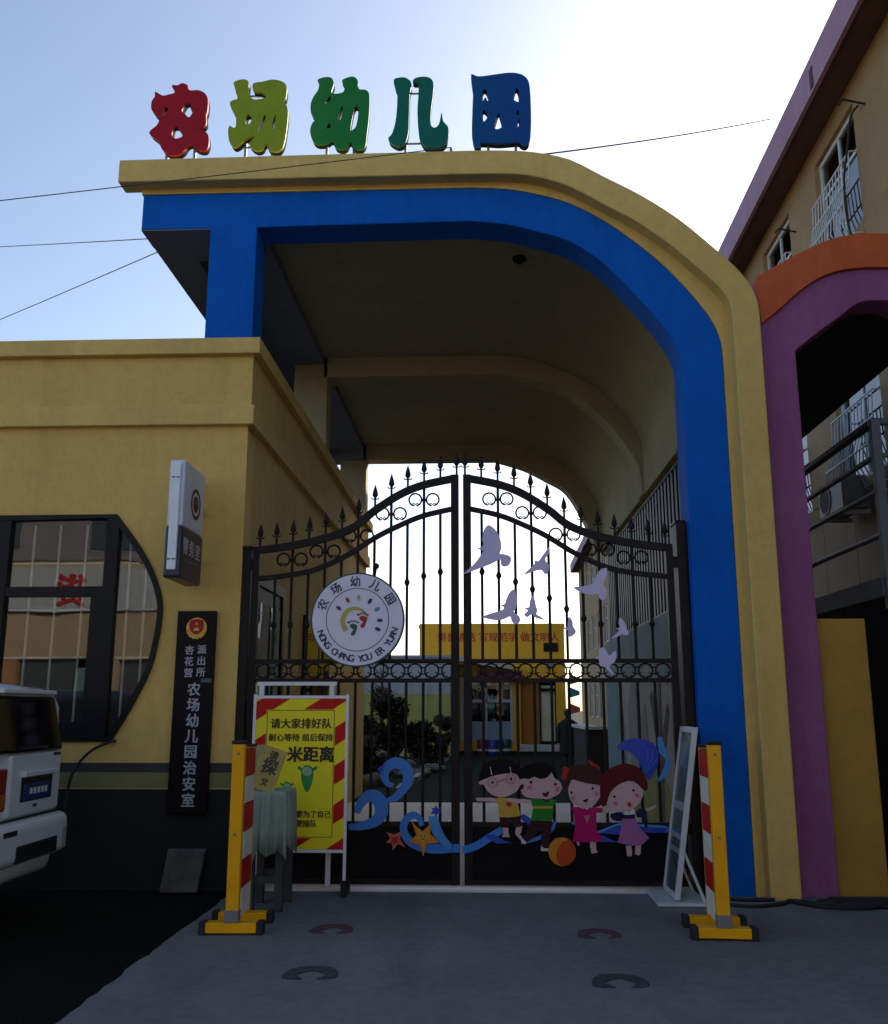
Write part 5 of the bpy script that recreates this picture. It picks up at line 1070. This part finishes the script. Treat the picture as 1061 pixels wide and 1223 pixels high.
# toys
for (xx, yy, c, lab, nm) in ((-.02, 30.5, (.22, .01, .02), 'dark red play drum on the turf before the hall window', 'toy_red'), (.32, 30.2, (.015, .03, .24), 'blue play drum on the turf beside the red one', 'toy_blue'), (.72, 30.6, (.01, .06, .05), 'dark green play drum on the turf, right of the blue one', 'toy_green')):
    t = thing('play_drum', lab, 'toy', (xx, yy, .012), 'play drums')
    obj('drum', MB().lathe([(.17, .0), (.18, .03), (.175, .22), (.18, .42), (.165, .45), (.02, .45)], 0, 0, 16), mat(nm, c, .4, .1, 5), t, local=True, smooth=True)
    obj('band', MB().lathe([(.183, .10), (.186, .12), (.186, .15), (.183, .17)], 0, 0, 16), WF, t, local=True, smooth=True)
# bunting pole with coloured flags by the hall corner
bp2 = thing('flag_pole', 'thin pole with small green and red pennants at the corner of the yellow hall', 'flag pole', (2.95, 30, 0))
obj('pole', MB().tube([(2.72, 30, .012), (2.72, 30, 2.6)], .02, 8), GREYM, bp2)
for zz, c, nm in ((2.15, (.02, .20, .08), 'flag_green'), (1.75, (.02, .16, .14), 'flag_teal'), (1.25, (.38, .04, .02), 'flag_red')):
    obj('pennant', MB().hexa([(2.735, 29.98, zz), (3.02, 29.9, zz + .08), (3.02, 29.91, zz + .08), (2.735, 29.99, zz), (2.735, 29.98, zz + .32), (3.02, 29.9, zz + .2), (3.02, 29.91, zz + .2), (2.735, 29.99, zz + .32)]), mat(nm, c, .7), bp2)
# person in a long dark coat
pe = thing('person', 'person in a long dark coat standing on the turf, before the yellow hall door', 'person', (2.28, 26, .012))
pm = MB()
def rings(m, rows, cx, n=14):
    k = len(m.v)
    for zz, a, b, ox, oy in rows:
        for j in range(n):
            q = 2 * math.pi * j / n; m.v.append((cx + ox + a * math.cos(q), oy + b * math.sin(q), zz))
    for i in range(len(rows) - 1):
        for j in range(n): m.f.append((k + i * n + j, k + i * n + (j + 1) % n, k + (i + 1) * n + (j + 1) % n, k + (i + 1) * n + j))
    m.f.append(tuple(k + j for j in reversed(range(n)))); e = k + (len(rows) - 1) * n; m.f.append(tuple(e + j for j in range(n)))
body = MB()
rings(body, [(.22, .25, .17, 0, 0), (.5, .235, .16, 0, 0), (.75, .215, .15, 0, 0), (.92, .22, .15, 0, 0), (1.04, .22, .14, 0, 0), (1.10, .17, .11, 0, 0), (1.14, .065, .065, 0, .0), (1.19, .06, .062, 0, -.01), (1.23, .078, .09, 0, -.015), (1.30, .088, .10, 0, -.01), (1.36, .07, .085, 0, 0), (1.395, .03, .04, 0, 0)], 0)
for s in (-1, 1):
    rings(body, [(.02, .045, .10, s * .075, -.04), (.07, .05, .09, s * .075, -.03), (.14, .048, .055, s * .075, 0), (.32, .065, .07, s * .07, 0)], 0, 10)
    body.tube([(s * .19, 0, 1.03), (s * .25, .0, .85), (s * .275, -.02, .66), (s * .27, -.06, .50)], [.07, .07, .06, .04], 10)
bo = obj('body', body, mat('dark_coat', (.012, .013, .014), .85, .2, 8), pe, local=True, smooth='all')
rm = bo.modifiers.new('remesh', 'REMESH'); rm.mode = 'VOXEL'; rm.voxel_size = .018; rm.use_smooth_shade = True
hr = MB(); rings(hr, [(1.21, .07, .05, 0, .045), (1.25, .088, .085, 0, .02), (1.31, .096, .10, 0, .01), (1.37, .08, .09, 0, .005), (1.41, .035, .04, 0, 0)], 0)
obj('hair', hr, mat('dark_hair', (.02, .010, .008), .6, .1, 8), pe, local=True, smooth='all')

# ------------------------------------------------------------------ shrubs, small tree, rocks
LEAF = mat('dark_leaf', (.012, .020, .008), .7, .45, 9, col2=(.022, .034, .012), spec=.2); LEAF2 = mat('warm_leaf', (.05, .05, .018), .6, .4, 9, col2=(.085, .075, .03)); BARK = mat('bark', (.05, .038, .028), .9, .3, 12, .5, 60)
def shrub(name, label, x, y, h, rad, n, leaf, group, seed, squash=1.0):
    rnd = random.Random(seed)
    t = thing(name, label, 'shrub', (x, y, .012), group)
    tr_ = MB()
    ends = []
    for i in range(7):
        a = rnd.uniform(0, 6.28); l = rnd.uniform(.4, .85); e = (math.cos(a) * rad * .55 * l, math.sin(a) * rad * .5 * l, h * (.35 + .5 * l))
        tr_.tube([(0, 0, 0), (e[0] * .4, e[1] * .4, e[2] * .5), e], [.03, .02, .006], 6); ends.append(e)
    obj('stem', tr_, BARK, t, local=True)
    cl = []
    for i in range(16):
        a = rnd.uniform(0, 6.28); r = rad * math.sqrt(rnd.random()) * .8; zz = h * rnd.uniform(.22, .88); k = 1 - .45 * (zz / h) ** 2
        cl.append((math.cos(a) * r * k, math.sin(a) * r * k, zz, rad * rnd.uniform(.22, .42)))
    m = MB()
    for i in range(n):
        c = rnd.choice(cl); v = Vector((rnd.gauss(0, 1), rnd.gauss(0, 1), rnd.gauss(0, 1))).normalized() * c[3] * rnd.uniform(.55, 1.05)
        p = Vector((c[0], c[1], c[2])) + v
        if p.z < .03: continue
        d = Vector((rnd.gauss(0, 1), rnd.gauss(0, 1), rnd.gauss(0, .6))).normalized(); e = d.cross(Vector((rnd.gauss(0, 1), rnd.gauss(0, 1), rnd.gauss(0, 1)))).normalized()
        s = rnd.uniform(.035, .075); k = len(m.v)
        m.v += [tuple(p - d * s), tuple(p + e * s * .45 + d * s * .1), tuple(p + d * s), tuple(p - e * s * .45 + d * s * .1)]; m.f.append((k, k + 1, k + 2, k + 3))
    obj('foliage', m, leaf, t, local=True)
G = 'dark shrubs in the courtyard'
shrub('shrub', 'tallest dark green shrub left in the courtyard, behind the rocks', -2.25, 22.5, 1.85, .75, 5200, LEAF, G, 1)
shrub('shrub', 'dark green shrub left of the tallest one, near the gatehouse end', -3.2, 22.2, 1.75, .75, 4600, LEAF, G, 2)
shrub('shrub', 'low dark shrub right of the tallest shrub', -1.45, 22.8, 1.15, .55, 3200, LEAF, G, 3)
shrub('shrub', 'small brownish shrub before the yellow green annex wall', -1.0, 23.6, 1.35, .35, 2000, LEAF2, G, 4)
shrub('shrub', 'low dark hedge shrub at the foot of the gatehouse', -2.3, 18.5, .8, .55, 3000, LEAF, G, 5)
bt_ = thing('bare_tree', 'thin bare tree with twiggy branches rising above the shrubs', 'tree', (-2.6, 24.5, .012))
rnd = random.Random(5); tm = MB(); tw = MB()
tm.tube([(0, 0, 0), (.03, 0, .8), (-.02, 0, 1.6), (.04, 0, 2.5), (.05, 0, 3.0)], [.05, .045, .035, .02, .008], 8)
for i in range(34):
    z0 = rnd.uniform(1.0, 2.9); a = rnd.uniform(0, 6.28); l = rnd.uniform(.2, .6) * (3.4 - z0) / 1.8
    p1 = (math.cos(a) * l * .5, math.sin(a) * l * .5, z0 + l * .45); p2 = (math.cos(a) * l, math.sin(a) * l, z0 + l * .7)
    tw.tube([(.02, 0, z0), p1, p2], [.014, .009, .004], 5)
    for q in range(3):
        b = a + rnd.uniform(-1, 1); tw.tube([p1, (p1[0] + math.cos(b) * l * .4, p1[1] + math.sin(b) * l * .4, p1[2] + rnd.uniform(.0, .25))], [.006, .003], 4)
obj('trunk', tm, BARK, bt_, local=True, smooth=True); obj('branches', tw, BARK, bt_, local=True)
ROCK = mat('grey_rock', (.13, .125, .12), .9, .45, 4, .8, 18)
rl = ['largest pale grey rock at the foot of the shrubs', 'flat grey rock beside the largest rock', 'small grey rock at the turf edge nearest the gate', 'tilted grey rock left of the flat one', 'small round rock at the right end of the row', 'upright grey rock at the left end of the row', 'low grey rock in the middle of the row']
for i, (x, y, a, b, c) in enumerate(((-2.35, 20.6, .42, .3, .34), (-1.75, 21.2, .36, .28, .2), (-2.1, 18.2, .2, .18, .16), (-2.8, 20.2, .3, .3, .3), (-1.15, 22.0, .25, .2, .15), (-2.95, 18.9, .22, .25, .4), (-1.45, 20.3, .26, .22, .13))):
    bm = bmesh.new(); bmesh.ops.create_icosphere(bm, subdivisions=3, radius=1)
    rr_ = random.Random(i + 20); ph = [rr_.uniform(0, 6) for _ in range(6)]
    for v in bm.verts:
        k = 1 + .16 * math.sin(v.co.x * 3 + ph[0]) + .14 * math.sin(v.co.y * 4 + ph[1]) + .12 * math.sin(v.co.z * 4 + ph[2]) + .06 * math.sin(v.co.x * 9 + v.co.z * 7 + ph[3])
        v.co = Vector((x + v.co.x * a * k, y + v.co.y * b * k, max(-.02, c * .6 + v.co.z * c * k)))
    me = bpy.data.meshes.new('rock'); bm.to_mesh(me); bm.free()
    tag(obj('rock', me, ROCK), rl[i], 'rock', 'rocks under the shrubs')
ed = thing('turf_edging', 'row of pale edging stones along the left edge of the turf', 'edging', (-1.3, 16.4, .0))
for i in range(9): obj('edging_stone', box(-1.50 + i * .05, -1.38 + i * .05, 16.4 + i * 1.3, 17.5 + i * 1.3, .0, .12), mat('edging', (.22, .21, .20), .9, .2, 3), ed, bevel=.01)

# ------------------------------------------------------------------ shops across the street (seen mirrored in the window)
SLATE = mat('slate_wall', (.16, .15, .14), .8, .2, 1)
sh = thing('shop_row', 'beige shop row with white sign board and red characters, mirrored in the gatehouse window', 'building', (-12, -12, 0))
SB = mat('shop_beige', (.34, .25, .15), .8, .1, 1, streak=.15)
obj('wall', MB().box(-34, 16, -12.3, -12, 2.9, 5.8).box(-34, 16, -18, -17.7, 0, 8).box(-34, -33.7, -17.7, -12.3, 0, 8).box(15.7, 16, -17.7, -12.3, 0, 8), SB, sh)
obj('roof', MB().box(-34.4, 16.4, -18.2, -11.5, 8.0, 8.3), mat('roof_slate', (.06, .065, .08), .8), sh)
obj('upper_wall', MB().box(-34, 16, -12.2, -11.95, 5.8, 8), SLATE, sh)
for i in range(12): obj('upper_window', box(-32 + i * 4, -30.2 + i * 4, -11.96, -11.9, 6.2, 7.6), mat('shop_glass', (.05, .06, .065), .15), sh)
obj('sign_board', box(-24, 4, -11.99, -11.85, 4.3, 5.6), mat('board_white', (.34, .34, .33), .5, .05, 1), sh)
for i, c in enumerate('日用百货文具玩具'):
    me = text_mesh(c, 1.0, .02, .02); me.transform(T((-22 + i * 3.2, -11.83, 4.95)) @ Matrix.Rotation(math.pi, 4, 'Z')); obj('lettering', me, PRED, sh)
for i in range(16):
    x = -33 + i * 3.1
    obj('pillar', box(x, x + .45, -12.3, -11.95, 0, 2.9), [mat('shop_wood', (.30, .15, .06), .7, .2, 2), SB][i % 2], sh)
    obj('shop_window', box(x + .45, x + 2.1, -12.25, -12.2, .8, 2.9), mat('shop_glass', (.05, .06, .065), .15), sh)
    obj('shop_door', box(x + 2.15, x + 3.05, -12.25, -12.18, 0, 2.6), [mat('door_teal', (.10, .18, .17), .5), mat('door_cream', (.45, .40, .30), .5)][i % 2], sh)
